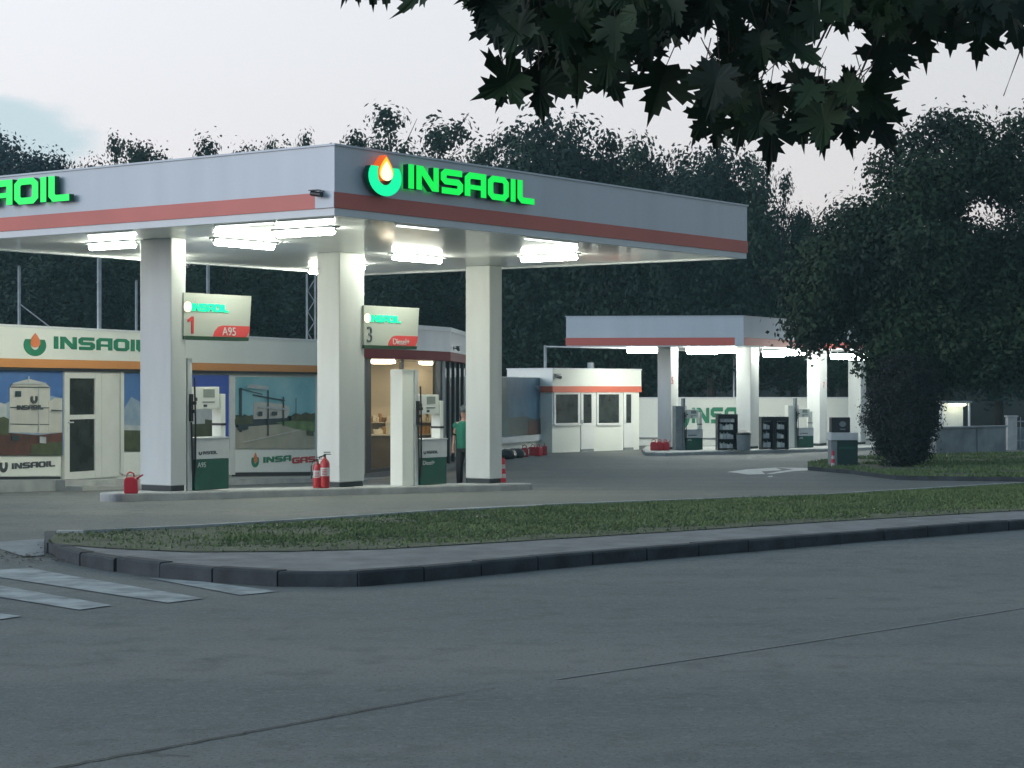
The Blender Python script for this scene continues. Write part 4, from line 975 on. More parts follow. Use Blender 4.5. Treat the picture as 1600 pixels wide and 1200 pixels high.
# ---- attendant half hidden by the right column
def person():
    root = empty('person', (0, 0, 0)); tag(root, 'person in green shirt and dark trousers half hidden behind the right near column', 'person')
    X, Y = (725.5-800)/F*42.3, 42.3; root.location = (X, Y, H(Y)); root.rotation_euler = (0, 0, R(-20)); root.scale = (.97,)*3
    V = []; E_ = []; Rd = []
    def ch(pts, parent=None):
        idx = []
        for p, r_ in pts:
            V.append(p); Rd.append(r_); i = len(V)-1
            if parent is not None: E_.append((parent, i))
            parent = i; idx.append(i)
        return idx
    a = ch([((0, 0, .95), .14), ((0, 0, 1.1), .13), ((0, 0, 1.28), .145), ((0, 0, 1.42), .12), ((0, -.005, 1.50), .06), ((0, -.01, 1.57), .065), ((0, -.015, 1.65), .095), ((0, -.01, 1.74), .075)])
    for s in (-1, 1):
        ch([((s*.10, 0, .86), .09), ((s*.11, -.01, .5), .062), ((s*.115, .01, .10), .042), ((s*.12, -.03, .045), .04), ((s*.125, -.16, .03), .032)], a[0])
        h_ = ch([((s*.19, 0, 1.40), .06), ((s*.24, .01, 1.14), .045), ((s*.22, -.10, .93), .034), ((s*.215, -.13, .86), .028)], a[3])
        for k in range(4): ch([((s*.215+(k-1.5)*.018, -.15, .80), .009), ((s*.215+(k-1.5)*.018, -.155, .765+.006*abs(k-1.5)), .008)], h_[3])
        ch([((s*.18, -.16, .83), .010), ((s*.175, -.175, .80), .009)], h_[3])
    me = bpy.data.meshes.new('body'); me.from_pydata(V, E_, []); o = bpy.data.objects.new('body', me); COL.objects.link(o); o.parent = root
    sk = o.modifiers.new('skin', 'SKIN'); 
    for i, sv in enumerate(me.skin_vertices[0].data): sv.radius = (Rd[i], Rd[i]*.8); sv.use_root = (i == 0)
    ss = o.modifiers.new('sub', 'SUBSURF'); ss.levels = 1; ss.render_levels = 2; me.materials.append(M_skin)
    mshirt = mat('green_shirt', (.01, .16, .10), .8, .15, 6); mtr = mat('dark_trousers', (.015, .018, .022), .8, .15, 6)
    mb = MB()
    def el(prof, cx=0):
        oo = len(mb.v); sg_ = 16
        for rx, ry, z in prof:
            for k in range(sg_): t = 2*math.pi*k/sg_; mb.v.append((cx+rx*math.cos(t), ry*math.sin(t), z))
        for i in range(len(prof)-1):
            for k in range(sg_): mb.f.append((oo+i*sg_+k, oo+i*sg_+(k+1) % sg_, oo+(i+1)*sg_+(k+1) % sg_, oo+(i+1)*sg_+k)); mb.m.append(0)
    el([(.175, .135, .88), (.175, .135, 1.0), (.18, .13, 1.15), (.20, .135, 1.30), (.195, .125, 1.40), (.13, .10, 1.455), (.075, .07, 1.48)])
    for s in (-1, 1): mb.tube([(s*.15, 0, 1.42), (s*.21, 0, 1.36), (s*.245, .01, 1.18)], [.075, .075, .068], 10)
    mb.build('shirt', mshirt, root, smooth=True)
    mb = MB(); el([(.172, .13, .97), (.17, .13, .85), (.16, .12, .80)])
    for s in (-1, 1): mb.tube([(s*.09, 0, .86), (s*.11, -.01, .5), (s*.115, .01, .09)], [.10, .082, .065], 12)
    mb.build('trousers', mtr, root, smooth=True)
    mb = MB(); el([(.092, .098, 1.67), (.103, .108, 1.72), (.09, .095, 1.78), (.05, .05, 1.82), (.01, .01, 1.83)]); mb.build('hair', M_ink, root, smooth=True)
    mb = MB()
    for s in (-1, 1): mb.tube([(s*.115, .03, .03), (s*.12, -.17, .03)], [.05, .04], 10)
    mb.build('shoes', M_black, root, smooth=True)
    return root
person()

# ================================================================== REAR: mural wall, booth, white wall
Mu = Fr((700-800)/F*64, 64.0, 0); Bq = Vector(((862-800)/F*76.5, 76.5)); Mu = Fr(-1.6, 66.0, math.degrees(math.atan2(Bq.x+1.6, Bq.y-66.0)))
mw_ = Mu.root('mural_wall'); tag(mw_, 'wall with a large blue picture between the glass shop and the booth', 'wall')
ulen = (Bq-Mu.o).length-.15; zg = H(70); 
mb = MB(); mb.box(-2, ulen, .03, .2, zg-.1, CZ+.42); mb.build('wall', M_white, mw_)
def MP(px, py): return Mu.uz(px, py)
def mp(mb, pts, k): mb.prism([MP(*p) for p in pts], -.01-.005*k, -.006-.005*k)
mb = MB(); z0 = MP(820, 680)[1]; mb.box(-2, ulen-.02, -.005, .028, z0, CZ+.40); mural = mb.build('picture', pr('mural_blue', (.035, .09, .16), (.07, .16, .25), 1.4), mw_)
for k, (pts_, m, nm) in enumerate((([(783, 655), (783, 680), (857, 680), (857, 650), (836, 656), (820, 650), (805, 652)], pr('mural_dark', (.03, .05, .05), (.06, .07, .07), 2), 'printed_ground'),
        ([(842, 622), (842, 652), (850, 652), (850, 622)], PW2, 'printed_tower'), ([(835, 603), (846, 615), (853, 632), (850, 612), (842, 602)], PW2, 'printed_cloud'), ([(825, 657), (825, 680), (848, 680), (848, 656)], PR_, 'printed_roof'),
        ([(783, 590), (783, 680), (795, 680), (792, 590)], pr('mural_teal', (.05, .11, .12), (.03, .07, .08), 2), 'printed_tree'), ([(843, 657), (843, 662), (857, 661), (857, 656)], PL, 'printed_roof_edge'))):
    mb = MB(); mp(mb, pts_, k); mb.build(nm, m, mural)
mb = MB(); mb.box(-2, ulen-.02, -.10, .028, MP(820, 690)[1], z0-.01); mb.build('rail', M_trim, mw_)
# booth
K0 = Vector(((863.5-800)/F*74.5, 74.5)); K1 = Vector(((1001-800)/F*78.6, 78.6)); Bo = Fr(K0.x, K0.y, math.degrees(math.atan2(K1.x-K0.x, K1.y-K0.y)))
bo = Bo.root('cashier_booth'); tag(bo, 'small white booth with orange-red band, two windows and two doors', 'booth'); BL = (K1-K0).length; bz = H(75)
def bp_(px, py): return Bo.uz(px, py)
zb0 = bp_(864, 613)[1]; zb1 = bp_(864, 603.5)[1]; zbt = CZ+.72
mb = MB(); mb.box(0.02, BL-.05, .04, 2.2, bz-.1, zb0); mb.build('wall', M_white, bo)
mb = MB(); mb.box(-.04, BL, -.03, 2.24, zb1+.002, zbt); mb.build('fascia', M_white, bo)
mb = MB(); mb.box(-.05, BL+.01, -.04, 2.25, zb0-.0, zb1); mb.build('orange_red_band', M_borange, bo)
mb = MB(); mb.box(-.06, BL+.02, -.05, 2.26, zbt+.002, zbt+.05); mb.build('roof', M_trim, bo)
ff = mat('pvc_white', (.75, .76, .74), .35, .03, 2)
for kind, x0, x1 in (('window', 866, 906), ('door', 908, 928), ('window', 933, 970), ('door', 975, 990)):
    ua, ub = Bo.u(x0), Bo.u(x1); r_ = empty(kind, (0, 0, 0)); r_.parent = bo
    mid = (x0+x1)/2; za = bp_(mid, 661)[1]; zc = bp_(mid, 616)[1]; zl = bp_(mid, 662.5)[1] if kind == 'window' else bz+.10
    f_ = .10 if kind == 'window' else .14
    mb = MB(); mb.box(ua, ua+f_, .0, .038, zl, zb0-.003); mb.box(ub-f_, ub, .0, .038, zl, zb0-.003); mb.box(ua+f_+.001, ub-f_-.001, .0, .038, zc, zb0-.003); mb.box(ua+f_+.001, ub-f_-.001, .0, .038, zl, za); mb.build(kind+'_frame', ff, r_)
    mb = MB(); mb.box(ua+f_+.002, ub-f_-.002, .012, .03, za+.002, zc-.002); mb.build(kind+'_glass', M_doorg, r_)
    if kind == 'door':
        mb = MB(); mb.box(ua+.04, ua+.08, -.04, -.002, za-.05, za+.12); mb.build('handle', M_trim, r_)
        mb = MB(); mb.box(ua, ub, .0, .038, bz-.05, bz+.098); mb.build('threshold', M_grey, r_)
    else:
        mb = MB(); mb.box(ua-.02, ub+.02, -.04, .038, zl-.05, zl-.002); mb.build('sill', ff, r_)
p = Bo.xy(.1, 0); seccam((p.x, p.y, zbt-.25), Bo.rz, 'dark security camera on the corner of the booth', 1.3)
mb = MB(); mb.lathe([(.13, 0), (.13, .24)], 0, 0, 12); o = mb.build('roof_vent', M_grey); p = Bo.xy(Bo.u(923, .8), .8); o.location = (p.x, p.y, zbt+.052); o.parent = None
put(o, bo)
# white wall
Wl = Fr(Vector(((997-800)/F*84, 84)).x, 84.0, 84); wl = Wl.root('boundary_wall'); tag(wl, 'long white boundary wall with big green letters behind the far canopy', 'wall')
WL_ = Wl.u(1375); ztw = CZ-.42
mb = MB(); mb.box(-.5, WL_, 0, .2, H(84)-.1, ztw); mb.build('wall', M_white, wl)
mb = MB(); mb.box(-.5, WL_, -.03, .23, ztw+.002, ztw+.05); mb.build('coping', M_trim, wl)
mb = MB(); mb.tube([(-.4, -.08, Wl.uz(1020, 684)[1]), (WL_, -.08, Wl.uz(1020, 684)[1]-.1)], .03, 8); mb.build('pipe', M_grey, wl)
mb = MB(); zb = Wl.uz(1100, 661)[1]; hh = Wl.uz(1100, 637)[1]-zb; word(mb, 'INSA', Wl.u(1081), Wl.u(1152), zb, hh, -.03, -.002); mb.build('lettering', M_lgreen, wl)
mb = MB(); logo(mb, Wl.u(1058), zb+hh*.35, 1.05, 1.15, -.03, -.002); mb.build('ring_emblem', M_lgreen, wl)

# ---- things on the far island
gz = isl_z(74)
rzf = math.atan2(math.cos(R(66)), math.sin(R(66)))
def far_pump(px, Y, label, sc, pm):
    root = pump(0, 0, 0, 'A95', label, 0, ((px-800)/F*Y, Y, isl_z(Y)), tower=M_grey, scale=sc, rz=rzf, gname='fuel pumps under the far canopy', pier=pm); return root
far_pump(1068, 73.6, 'far fuel pump left of the black oil rack', .86, M_grey); far_pump(1243, 76.5, 'far fuel pump in front of the column numbered 7', .86, M_white)
# grey tower of the left far pump
def rack(px0, px1, Y, hgt, label, seed, short):
    x0, x1 = (px0-800)/F*Y, (px1-800)/F*Y; root = empty('display_rack', (x0, Y, isl_z(Y)), R(8)); tag(root, label, 'rack', 'black racks on the far island'); w_ = (x1-x0)*.96; r_ = random.Random(seed)
    mb = MB(); mb.box(0, .05, 0, .4, 0, hgt); mb.box(w_-.05, w_, 0, .4, 0, hgt); mb.box(.051, w_-.051, .36, .4, 0, hgt); mb.box(.051, w_-.051, 0, .358, hgt-.16, hgt)
    zs = [.04, .38, .72, 1.0]
    for z in zs: mb.box(.052, w_-.052, .02, .356, z, z+.03)
    mb.build('rack_frame', M_black, root)
    for zi, z in enumerate(zs):
        x = .08
        while x < w_-.17:
            a = r_.uniform(.09, .15); q = Matrix.Rotation(R(8), 2)@Vector((x+a/2, .16))
            item(q+Vector((x0, Y)), isl_z(Y)+z+.032, R(8), a, .2, r_.uniform(.17, .27), [M_lgrey, M_white, M_lgrey][r_.randrange(3)], 'bottle', 'bottle on the '+['bottom', 'second', 'third', 'top'][zi]+' shelf of the '+short, 'bottles on the '+['bottom', 'second', 'third', 'top'][zi]+' shelf of the '+short, True); x += a+.015
    return root
rack(1122, 1155, 73.2, 1.33, 'black rack of white bottles left of the grey bin', 3, 'rack left of the grey bin'); rack(1190, 1211, 74.2, 1.22, 'narrow black rack on the left of the pair', 5, 'left rack of the black pair'); rack(1211.5, 1234, 74.2, 1.22, 'black rack on the right of the pair beside the far pump', 6, 'right rack of the black pair')
root = empty('litter_bin', ((1162-800)/F*72.9, 72.9, isl_z(73)), 0); tag(root, 'grey round litter bin between black rack and second far column', 'bin')
mb = MB(); mb.lathe([(.22, 0), (.24, .03), (.27, .55), (.27, .58)], seg=20); mb.build('bin_body', M_grey, root, smooth=False)
mb = MB(); mb.lathe([(.285, .582), (.27, .64), (.16, .70), (.04, .72)], seg=20); mb.build('lid', M_black, root, smooth=True)
for k, (px, lab) in enumerate(((1022, 'left of three red cans beside the column numbered 5'), (1031, 'middle of three red cans beside the column numbered 5'), (1040, 'right of three red cans beside the column numbered 5'))):
    q = W(px, 703, 73.0); jerrycan((q.x, q.y, isl_z(73)), R(20*k-10), lab, .95, 'red cans on the far island')
for k, (px, Y, s, lab) in enumerate(((820, 70, .9, 'leftmost red can in front of the mural wall'), (833, 71.5, .85, 'second red can from the left below the mural'), (842, 70.8, .9, 'third red can from the left below the mural'), (851, 72, .9, 'rightmost red can beside the booth'))):
    jerrycan(((px-800)/F*Y, Y, H(Y)), R(30*k), lab, s*1.1, 'red cans below the mural')
# black sacks beside the cans
for k, (px, Y, sx, lab) in enumerate(((792, 68, .38, 'left black sack below the mural'), (806, 69, .34, 'right black sack below the mural'))):
    bm = bmesh.new(); bmesh.ops.create_icosphere(bm, subdivisions=3, radius=1)
    for v in bm.verts:
        v.co *= 1+.22*noise.noise(v.co*1.7+Vector((k*5, 0, 0))); v.co.z = max(v.co.z, -.72); v.co = Vector((v.co.x*sx, v.co.y*sx*.8, (v.co.z+.72)*.20))
    me = bpy.data.meshes.new('sack'); bm.to_mesh(me); bm.free(); me.materials.append(M_black); o = bpy.data.objects.new('sack', me); COL.objects.link(o); o.location = ((px-800)/F*Y, Y, H(Y)); tag(o, lab, 'sack', 'black sacks below the mural')
# dispenser standing alone beside the tree
Y = 59.0; root = empty('air_dispenser', ((1299-800)/F*Y, Y, H(Y)+.0), R(4)); tag(root, 'dark green dispenser cabinet with black head in front of the big tree', 'dispenser')
s = Y/F; w_ = 42*s
mb = MB(); mb.box(.19, w_, 0, .5, 0, (732-686)*s); mb.build('lower_cabinet', mat('very_dark_green', (.006, .035, .03), .45, .15, 3), root, bevel=.012)
mb = MB(); mb.box(.0, .187, .04, .46, 0, (732-686)*s); mb.build('side_panel', M_grey, root, bevel=.01)
mb = MB(); mb.box(-.01, w_+.01, -.01, .51, (732-685.7)*s, (732-674)*s); mb.build('grey_top', M_lgrey, root, bevel=.01)
mb = MB(); mb.box(.03, 31*s, .08, .42, (732-673.6)*s, (732-650)*s); hd = mb.build('head', M_black, root, bevel=.015)
mb = MB(); mb.prism([(.36+.10*math.cos(k*math.pi/10), 1.36+.085*math.sin(k*math.pi/10)) for k in range(20)][::-1], .07, .079); mb.box(.28, .44, .07, .079, 1.19, 1.22); mb.build('gauge', M_grey, hd)
mb = MB(); mb.box(.24, w_-.06, -.012, -.001, .62, .68); mb.build('door_line', M_green, root)
q = ((1301.5-800)/F*58.4, 58.4, H(58.4)); cone(q, 'pinkish striped cone beside the dark green dispenser', .82)

# poles behind the buildings
for k, (px, yt, yb, Y, rad, lab) in enumerate(((30, 418, 520, 56, .05, 'leftmost bare pole behind the low shop'), (155, 384, 520, 56, .07, 'taller thick pole behind the shop left of the column'), (213, 440, 530, 56, .04, 'short pole just left of the left near column'), (325, 412, 540, 60, .06, 'pole above the sign numbered 1'), (486, 428, 560, 62, .11, 'lattice pole just left of the middle near column'), (852, 541, 640, 80, .07, 'thin post left of the far canopy'), (1147, 562, 640, 90, .06, 'pole behind the far canopy left of the second column'))):
    q = W(px, yt, Y); root = empty('pole', (q.x, q.y, H(Y)), 0); tag(root, lab, 'pole', 'poles behind the buildings'); hgt = q.z-H(Y)
    if 'lattice' in lab:
        mb = MB()
        for a, b in ((-.13, 0), (.13, 0)): mb.box(a-.03, a+.03, -.03, .03, 0, hgt)
        z = .2; sgn = 1
        while z < hgt-.35: mb.tube([(-.1*sgn, 0, z), (.1*sgn, 0, z+.32)], .014, 5); z += .33; sgn = -sgn
        mb.build('mast', M_steel, root)
    else:
        mb = MB(); mb.tube([(0, 0, 0), (0, 0, hgt)], [rad, rad*.85], 10); mb.build('mast', M_steel, root, smooth=True)
        mb = MB(); mb.lathe([(rad*1.0, hgt+.002), (rad*.6, hgt+.05)], seg=10); mb.build('cap', M_grey, root)
# brace wire of the leftmost pole
mb = MB(); a = W(31, 475, 56); b = W(95, 524, 56); mb.tube([a, b], .018, 6); tag(mb.build('stay_wire', M_steel), 'thin stay wire running down from the leftmost pole', 'wire')
mb = MB(); a = W(852, 541.5, 80); b = W(1040, 546, 78); mb.tube([a, b], .035, 6); tag(mb.build('crossbar', M_steel), 'thin horizontal bar from the post to the far canopy', 'bar')

# right background: block wall, lit shelter, pillar
a, b = G(1478, 713), G(1572, 709)
fr = Fr(a.x, a.y, math.degrees(math.atan2(b.x-a.x, b.y-a.y))); rw = fr.root('concrete_block'); L_ = (b-a).length; tag(rw, 'low grey concrete enclosure right of the dark shrub', 'wall')
h1 = (712-669)*a.y/F
mb = MB(); mb.box(-.6, L_, 0, .25, H(a.y)-.05, H(a.y)+h1); mb.build('wall', M_concd, rw, bevel=.02)
mb = MB(); mb.box(-.65, L_+.04, -.04, .3, H(a.y)+h1+.002, H(a.y)+h1+.07); mb.build('capping', M_concd, rw, bevel=.01)
mb = MB(); mb.box(L_*.5, L_*.5+.05, -.03, -.002, H(a.y), H(a.y)+h1-.01); mb.build('joint', M_grey, rw)
Y = 92.0; q = W(1490, 668, Y); root = empty('lit_shelter', (q.x, Y, H(Y)), 0); tag(root, 'small open shelter with a bright lamp behind the concrete enclosure', 'shelter')
mb = MB(); mb.box(-.55, .55, .5, .6, 0, 1.75); mb.build('back_wall', M_white, root)
mb = MB(); mb.box(-.65, .75, -.5, .7, 1.76, 1.84); mb.build('roof', M_grey, root)
mb = MB(); mb.box(.6, .68, -.4, -.3, 0, 1.755); mb.box(-.68, -.6, -.4, -.3, 0, 1.755); build_each(mb, 'post', M_trim, root)
lamp((q.x+.15, Y-.05, H(Y)+1.75), 0, .8, .07, 'bright lamp in the small shelter behind the enclosure', None, mat('lit_shelter_tube', (.9, .9, .8), .5, 0, 1, emit=(1, 1, .75), es=16), drop_=.06)
Y = 78; q = W(1575, 652, Y); root = empty('gate_pillar', (q.x, Y, H(Y)), 0); tag(root, 'pale gate pillar at the right edge of the photo', 'pillar')
mb = MB(); mb.box(0, .36, 0, .4, 0, q.z-H(Y)); mb.build('shaft', M_conc, root); mb = MB(); mb.box(-.04, .40, -.04, .44, q.z-H(Y)+.002, q.z-H(Y)+.07); mb.build('cap', M_conc, root)
root = empty('metal_fence', (q.x+.4, Y+.1, H(Y)), 0); tag(root, 'metal fence running right from the gate pillar', 'fence')
mb = MB(); mb.box(0, 5, 0, .03, .35, .40); mb.box(0, 5, 0, .03, 1.1, 1.15); build_each(mb, 'rail', M_steel, root)
mb = MB()
for k in range(24): mb.box(.1+k*.2, .13+k*.2, -.025, -.002, .1, 1.3)
build_each(mb, 'bar', M_steel, root); mb = MB(); mb.box(.0, 5, .3, .4, 0, .9); mb.build('back_panel', M_concd, root)
# small bright street lamp seen through the trees
q = W(1383, 635, 100); 

# ================================================================== TREES
def crown_mesh(name, blobs, n, leaf, seed, m, clump=10, spread=.45, hole=-.22):
    r_ = random.Random(seed); vs = []; fs = []; tot = sum(b[3]*b[4]*b[5] for b in blobs); cs = []
    for b in blobs:
        k = max(1, int(n/clump*(b[3]*b[4]*b[5])/tot))
        for _ in range(k):
            while True:
                d = Vector((r_.gauss(0, 1), r_.gauss(0, 1), r_.gauss(0, 1)))
                if d.length > .01: break
            d.normalize(); rr = r_.random()**.45*(1+.35*noise.noise(d*2.3+Vector((seed, b[0], b[2]))))
            c = Vector((b[0]+d.x*b[3]*rr, b[1]+d.y*b[4]*rr, b[2]+d.z*b[5]*rr))
            if noise.noise(c*.75+Vector((seed*3, 0, 0))) < hole: continue
            for _ in range(clump):
                p = c+Vector((r_.gauss(0, spread), r_.gauss(0, spread), r_.gauss(0, spread*.7)))
                nn = (p-c)*(1.6/spread)+Vector((d.x*.5, d.y*.5, .75))+Vector((r_.gauss(0, .45), r_.gauss(0, .45), r_.gauss(0, .45)))
                nn.normalize(); u = nn.orthogonal().normalized(); u.rotate(Matrix.Rotation(r_.uniform(0, 6.28), 3, nn)); v = nn.cross(u); s = leaf*r_.uniform(.6, 1.3)
                o = len(vs); vs += [tuple(p-u*s*.5), tuple(p+v*s*.28), tuple(p+u*s*.5), tuple(p-v*s*.28)]; fs.append((o, o+1, o+2, o+3))
    me = bpy.data.meshes.new(name); me.from_pydata(vs, [], fs); me.materials.append(m); return me
def trunk_mesh(name, h, r0, branches, seed):
    r_ = random.Random(seed); mb = MB(); mb.tube([(0, 0, -.3), (.05, 0, h*.3), (-.06, .05, h*.6), (.04, 0, h)], [r0, r0*.8, r0*.55, r0*.15], 9)
    for (x, y, z) in branches:
        z0 = z*.55; mb.tube([(0, 0, z0), (x*.5, y*.5, z0+(z-z0)*.6), (x, y, z)], [r0*.4, r0*.25, r0*.06], 6)
        for _ in range(2):
            mb.tube([(x*.5, y*.5, z0+(z-z0)*.6), (x*.8+r_.gauss(0, .6), y*.8+r_.gauss(0, .6), z+r_.uniform(0, .8))], [r0*.15, r0*.04], 5)
    o = mb.build(name, M_bark, None, smooth=True); me = o.data; bpy.data.objects.remove(o); return me
# variants of about ten metres
VAR = []
r_ = random.Random(77)
specs = [
 ('broad', [(0,0,6.2,2.6,2.4,2.6),(-1.8,.3,5.0,1.7,1.6,1.8),(1.9,-.2,5.3,1.8,1.6,1.7),(.4,.6,8.4,1.5,1.4,1.5),(-1.1,0,7.6,1.3,1.3,1.3),(1.5,0,7.3,1.2,1.2,1.1),(0,-.6,3.4,2.2,1.9,1.6)], 44200, M_leafA),
 ('tall', [(0,0,4,1.5,1.5,2.6),(.3,0,6.6,1.3,1.2,1.9),(-.3,0,8.3,.9,.9,1.4),(.2,0,9.4,.45,.45,.8),(-.8,.2,5.6,.9,.9,1.2),(.9,0,5.2,.8,.8,1.1)], 28600, M_leafB),
 ('loose', [(-1.4,0,7.8,1.1,1.0,.9),(1.0,.3,8.6,1.2,1.1,.9),(.1,0,6.4,1.8,1.6,1.3),(2.1,0,6.7,1.0,1,.9),(-2.3,0,5.9,1.1,1,1.0),(0,0,4.2,2.3,2,1.6),(-.2,0,9.5,.5,.5,.5),(2.0,.2,9.2,.4,.4,.4)], 36400, M_leafB),
 ('sparse', [(0,0,9.2,.45,.4,.7),(-.7,0,8.0,.6,.5,.45),(.6,0,7.6,.7,.6,.5),(0,0,6.0,1.1,1,1.0),(-.2,0,4.0,1.6,1.4,1.4)], 20800, M_leafA),
]
for i, (nm, bl, n_, m) in enumerate(specs):
    VAR.append((crown_mesh('crown', bl, n_, .20, 20+i, m, 16, .30), trunk_mesh('trunk', 8.5, .2, [(b[0]*1.0, b[1], b[2]) for b in bl[1:]], i)))
VARt = crown_mesh('crown', specs[0][1], 44000, .20, 31, M_leafC, 16, .30)
def tree(px, ytop, Y, var, wscale, label, group='trees behind the station', rz=None, crown=None):
    Y = Y+8; x = (px-800)/F*Y; zt = CZ+(HY-ytop)/F*Y; zb = H(Y)
    if Y > 96: zb = max(zb, min(5, (Y-96)*.2))
    h = zt-zb; root = empty('tree', (x, Y, zb), r_.uniform(0, 6.28) if rz is None else rz); tag(root, label, 'tree', group)
    s = h/10.0; root.scale = (s*wscale, s*wscale, s)
    for nm, me in (('crown', crown or VAR[var][0]), ('trunk', VAR[var][1])):
        o = bpy.data.objects.new(nm, me); COL.objects.link(o); o.parent = root
TR = [(-60, 190, 100, 4, 1.0), (20, 212, 98, 4, 1.05), (84, 226, 98, 4, .8), (130, 243, 100, 0, .7), (185, 212, 96, 2, .55), (215, 222, 94, 1, .8), (250, 234, 96, 3, .8), (325, 212, 95, 3, .75), (378, 226, 98, 3, .7),
      (418, 220, 96, 2, .4), (472, 208, 94, 2, .45), (560, 205, 92, 2, .7), (618, 168, 94, 2, 1.0), (690, 205, 92, 2, .85), (742, 225, 92, 0, .6), (800, 200, 88, 2, .85), (880, 168, 86, 0, .95), (955, 205, 86, 2, .75), (1010, 215, 88, 0, .8),
      (1060, 262, 90, 2, .6), (1110, 205, 84, 0, .8), (1170, 240, 84, 2, .65), (1222, 270, 88, 2, .5), (1300, 330, 92, 0, .8), (1390, 300, 92, 0, .9)]
names = ['broad crown', 'tall narrow crown', 'loose open crown', 'thin feathery top', 'haze-tinted dense crown']
spots = ['at the far left edge', 'above the left green lettering', 'behind the left canopy edge', 'just right of the far left mass', 'left of centre over the canopy', 'behind the left column', 'above the left face middle', 'over the left face of the canopy', 'left of the corner block', 'near the canopy corner on the left', 'just left of the canopy corner',
  'right of the canopy corner', 'over the lit emblem', 'over the lit lettering', 'right of the lit lettering', 'left of the high wooded mass', 'highest of the middle mass', 'middle of the wooded mass', 'right of the wooded mass', 'behind the right canopy end', 'under the hanging maple leaves', 'right of the canopy end', 'in the gap beside the big tree', 'behind the far canopy right', 'behind the big right tree']
for i, (px, yt, Y, v, ws) in enumerate(TR):
    if v == 4: tree(px, yt, Y, 0, ws, names[4]+' tree '+spots[i], crown=VARt)
    else: tree(px, yt, Y, v, ws, names[v]+' tree '+spots[i])
# lower dark row filling below the canopies
low = ['behind the low shop, far left', 'behind the leftmost pole', 'behind the thick pole', 'behind the left near column', 'behind the sign numbered 1', 'left of the middle near column', 'behind the middle near column', 'above the sign numbered 3', 'above the glass shop', 'behind the right near column', 'above the mural', 'left of the far canopy', 'behind the booth', 'behind the column numbered 5', 'behind the second far column', 'over the pale far column marked 7', 'behind the last far column', 'right of the far canopy', 'behind the concrete enclosure', 'behind the lit shelter', 'behind the gate pillar', 'at the far right edge']
for i in range(22):
    px = -40+i*80; Y = 90-(i % 3)*1.5; yt = 345+(i*37 % 50)
    tree(px, yt, Y, (0, 2, 0, 1)[i % 4], 1.35, 'low dark tree '+low[i], 'low trees behind the station')
# big tree on the right
bl = [(0,0,6.0,2.6,2.3,2.2),(-2.4,0,5.1,1.9,1.7,1.9),(2.4,.3,5.6,2.1,1.8,2.3),(.3,0,8.6,1.9,1.7,1.5),(2.0,0,8.6,1.9,1.6,1.3),(-1.9,-.2,7.0,1.2,1.2,.9),(-3.0,0,3.8,1.0,1.2,.9),(-1.2,-.6,3.6,1.5,1.4,1.0),(1.4,-.4,3.4,2.2,1.6,1.3),(3.9,0,7.0,1.9,1.6,2.4),(3.9,0,3.6,1.9,1.6,1.5),(1.2,0,9.9,1.2,1.0,.7),(3.4,0,9.9,1.0,.9,.6)]
me = crown_mesh('crown', bl, 120000, .17, 5, M_leafR, 20, .26)
root = empty('tree', ((1432-800)/F*61, 61, H(61)+.1), 0); tag(root, 'big dark spreading tree on the right in front of the far canopy', 'tree'); o = bpy.data.objects.new('crown', me); COL.objects.link(o); o.parent = root
o = bpy.data.objects.new('trunk', trunk_mesh('trunk', 8.5, .24, [(b[0], b[1], b[2]) for b in bl[1:]], 9)); COL.objects.link(o); o.parent = root
root.scale = (1.0, .95, 1.03)
# dense shrub wrapped round its foot
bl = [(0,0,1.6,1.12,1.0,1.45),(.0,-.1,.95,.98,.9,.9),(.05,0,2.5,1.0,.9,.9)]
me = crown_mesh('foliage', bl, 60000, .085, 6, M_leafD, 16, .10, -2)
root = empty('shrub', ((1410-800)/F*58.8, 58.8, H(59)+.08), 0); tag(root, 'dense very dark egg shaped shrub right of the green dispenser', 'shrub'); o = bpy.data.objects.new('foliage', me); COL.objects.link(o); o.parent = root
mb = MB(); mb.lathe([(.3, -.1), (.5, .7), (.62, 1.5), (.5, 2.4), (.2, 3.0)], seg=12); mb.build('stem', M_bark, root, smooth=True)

# ------------------------------------------------------------------ overhanging maple
half = [(0, -.06), (.05, -.02), (.16, -.10), (.30, -.10), (.27, .0), (.42, .05), (.36, .10), (.50, .20), (.40, .21), (.44, .33), (.33, .30), (.26, .26), (.17, .22), (.18, .34), (.27, .46), (.20, .46), (.22, .60), (.14, .56), (.12, .72), (.06, .70), (0, .92)]
half = [(.02, -.04), (.18, -.12), (.22, -.05), (.37, -.10), (.33, .0), (.46, .02), (.34, .08), (.16, .10), (.26, .17), (.40, .17), (.42, .25), (.56, .27), (.50, .33), (.60, .43), (.44, .39), (.40, .48), (.31, .36), (.13, .24), (.14, .38), (.24, .44), (.18, .50), (.27, .62), (.14, .60), (.12, .76), (.05, .76), (0, 1.0)]
half_old = [(.02, -.04), (.20, -.13), (.24, -.06), (.36, -.08), (.33, .0), (.47, .03), (.38, .10), (.25, .12), (.34, .20), (.52, .24), (.47, .31), (.60, .42), (.45, .40), (.42, .50), (.33, .40), (.18, .30), (.20, .42), (.30, .50), (.22, .54), (.26, .68), (.15, .64), (.12, .78), (.06, .78), (0, 1.0)]
outl = half+[(-x, y) for x, y in reversed(half[:-1])]
rnd = random.Random(21); vs = []; fs = []; pet = MB()
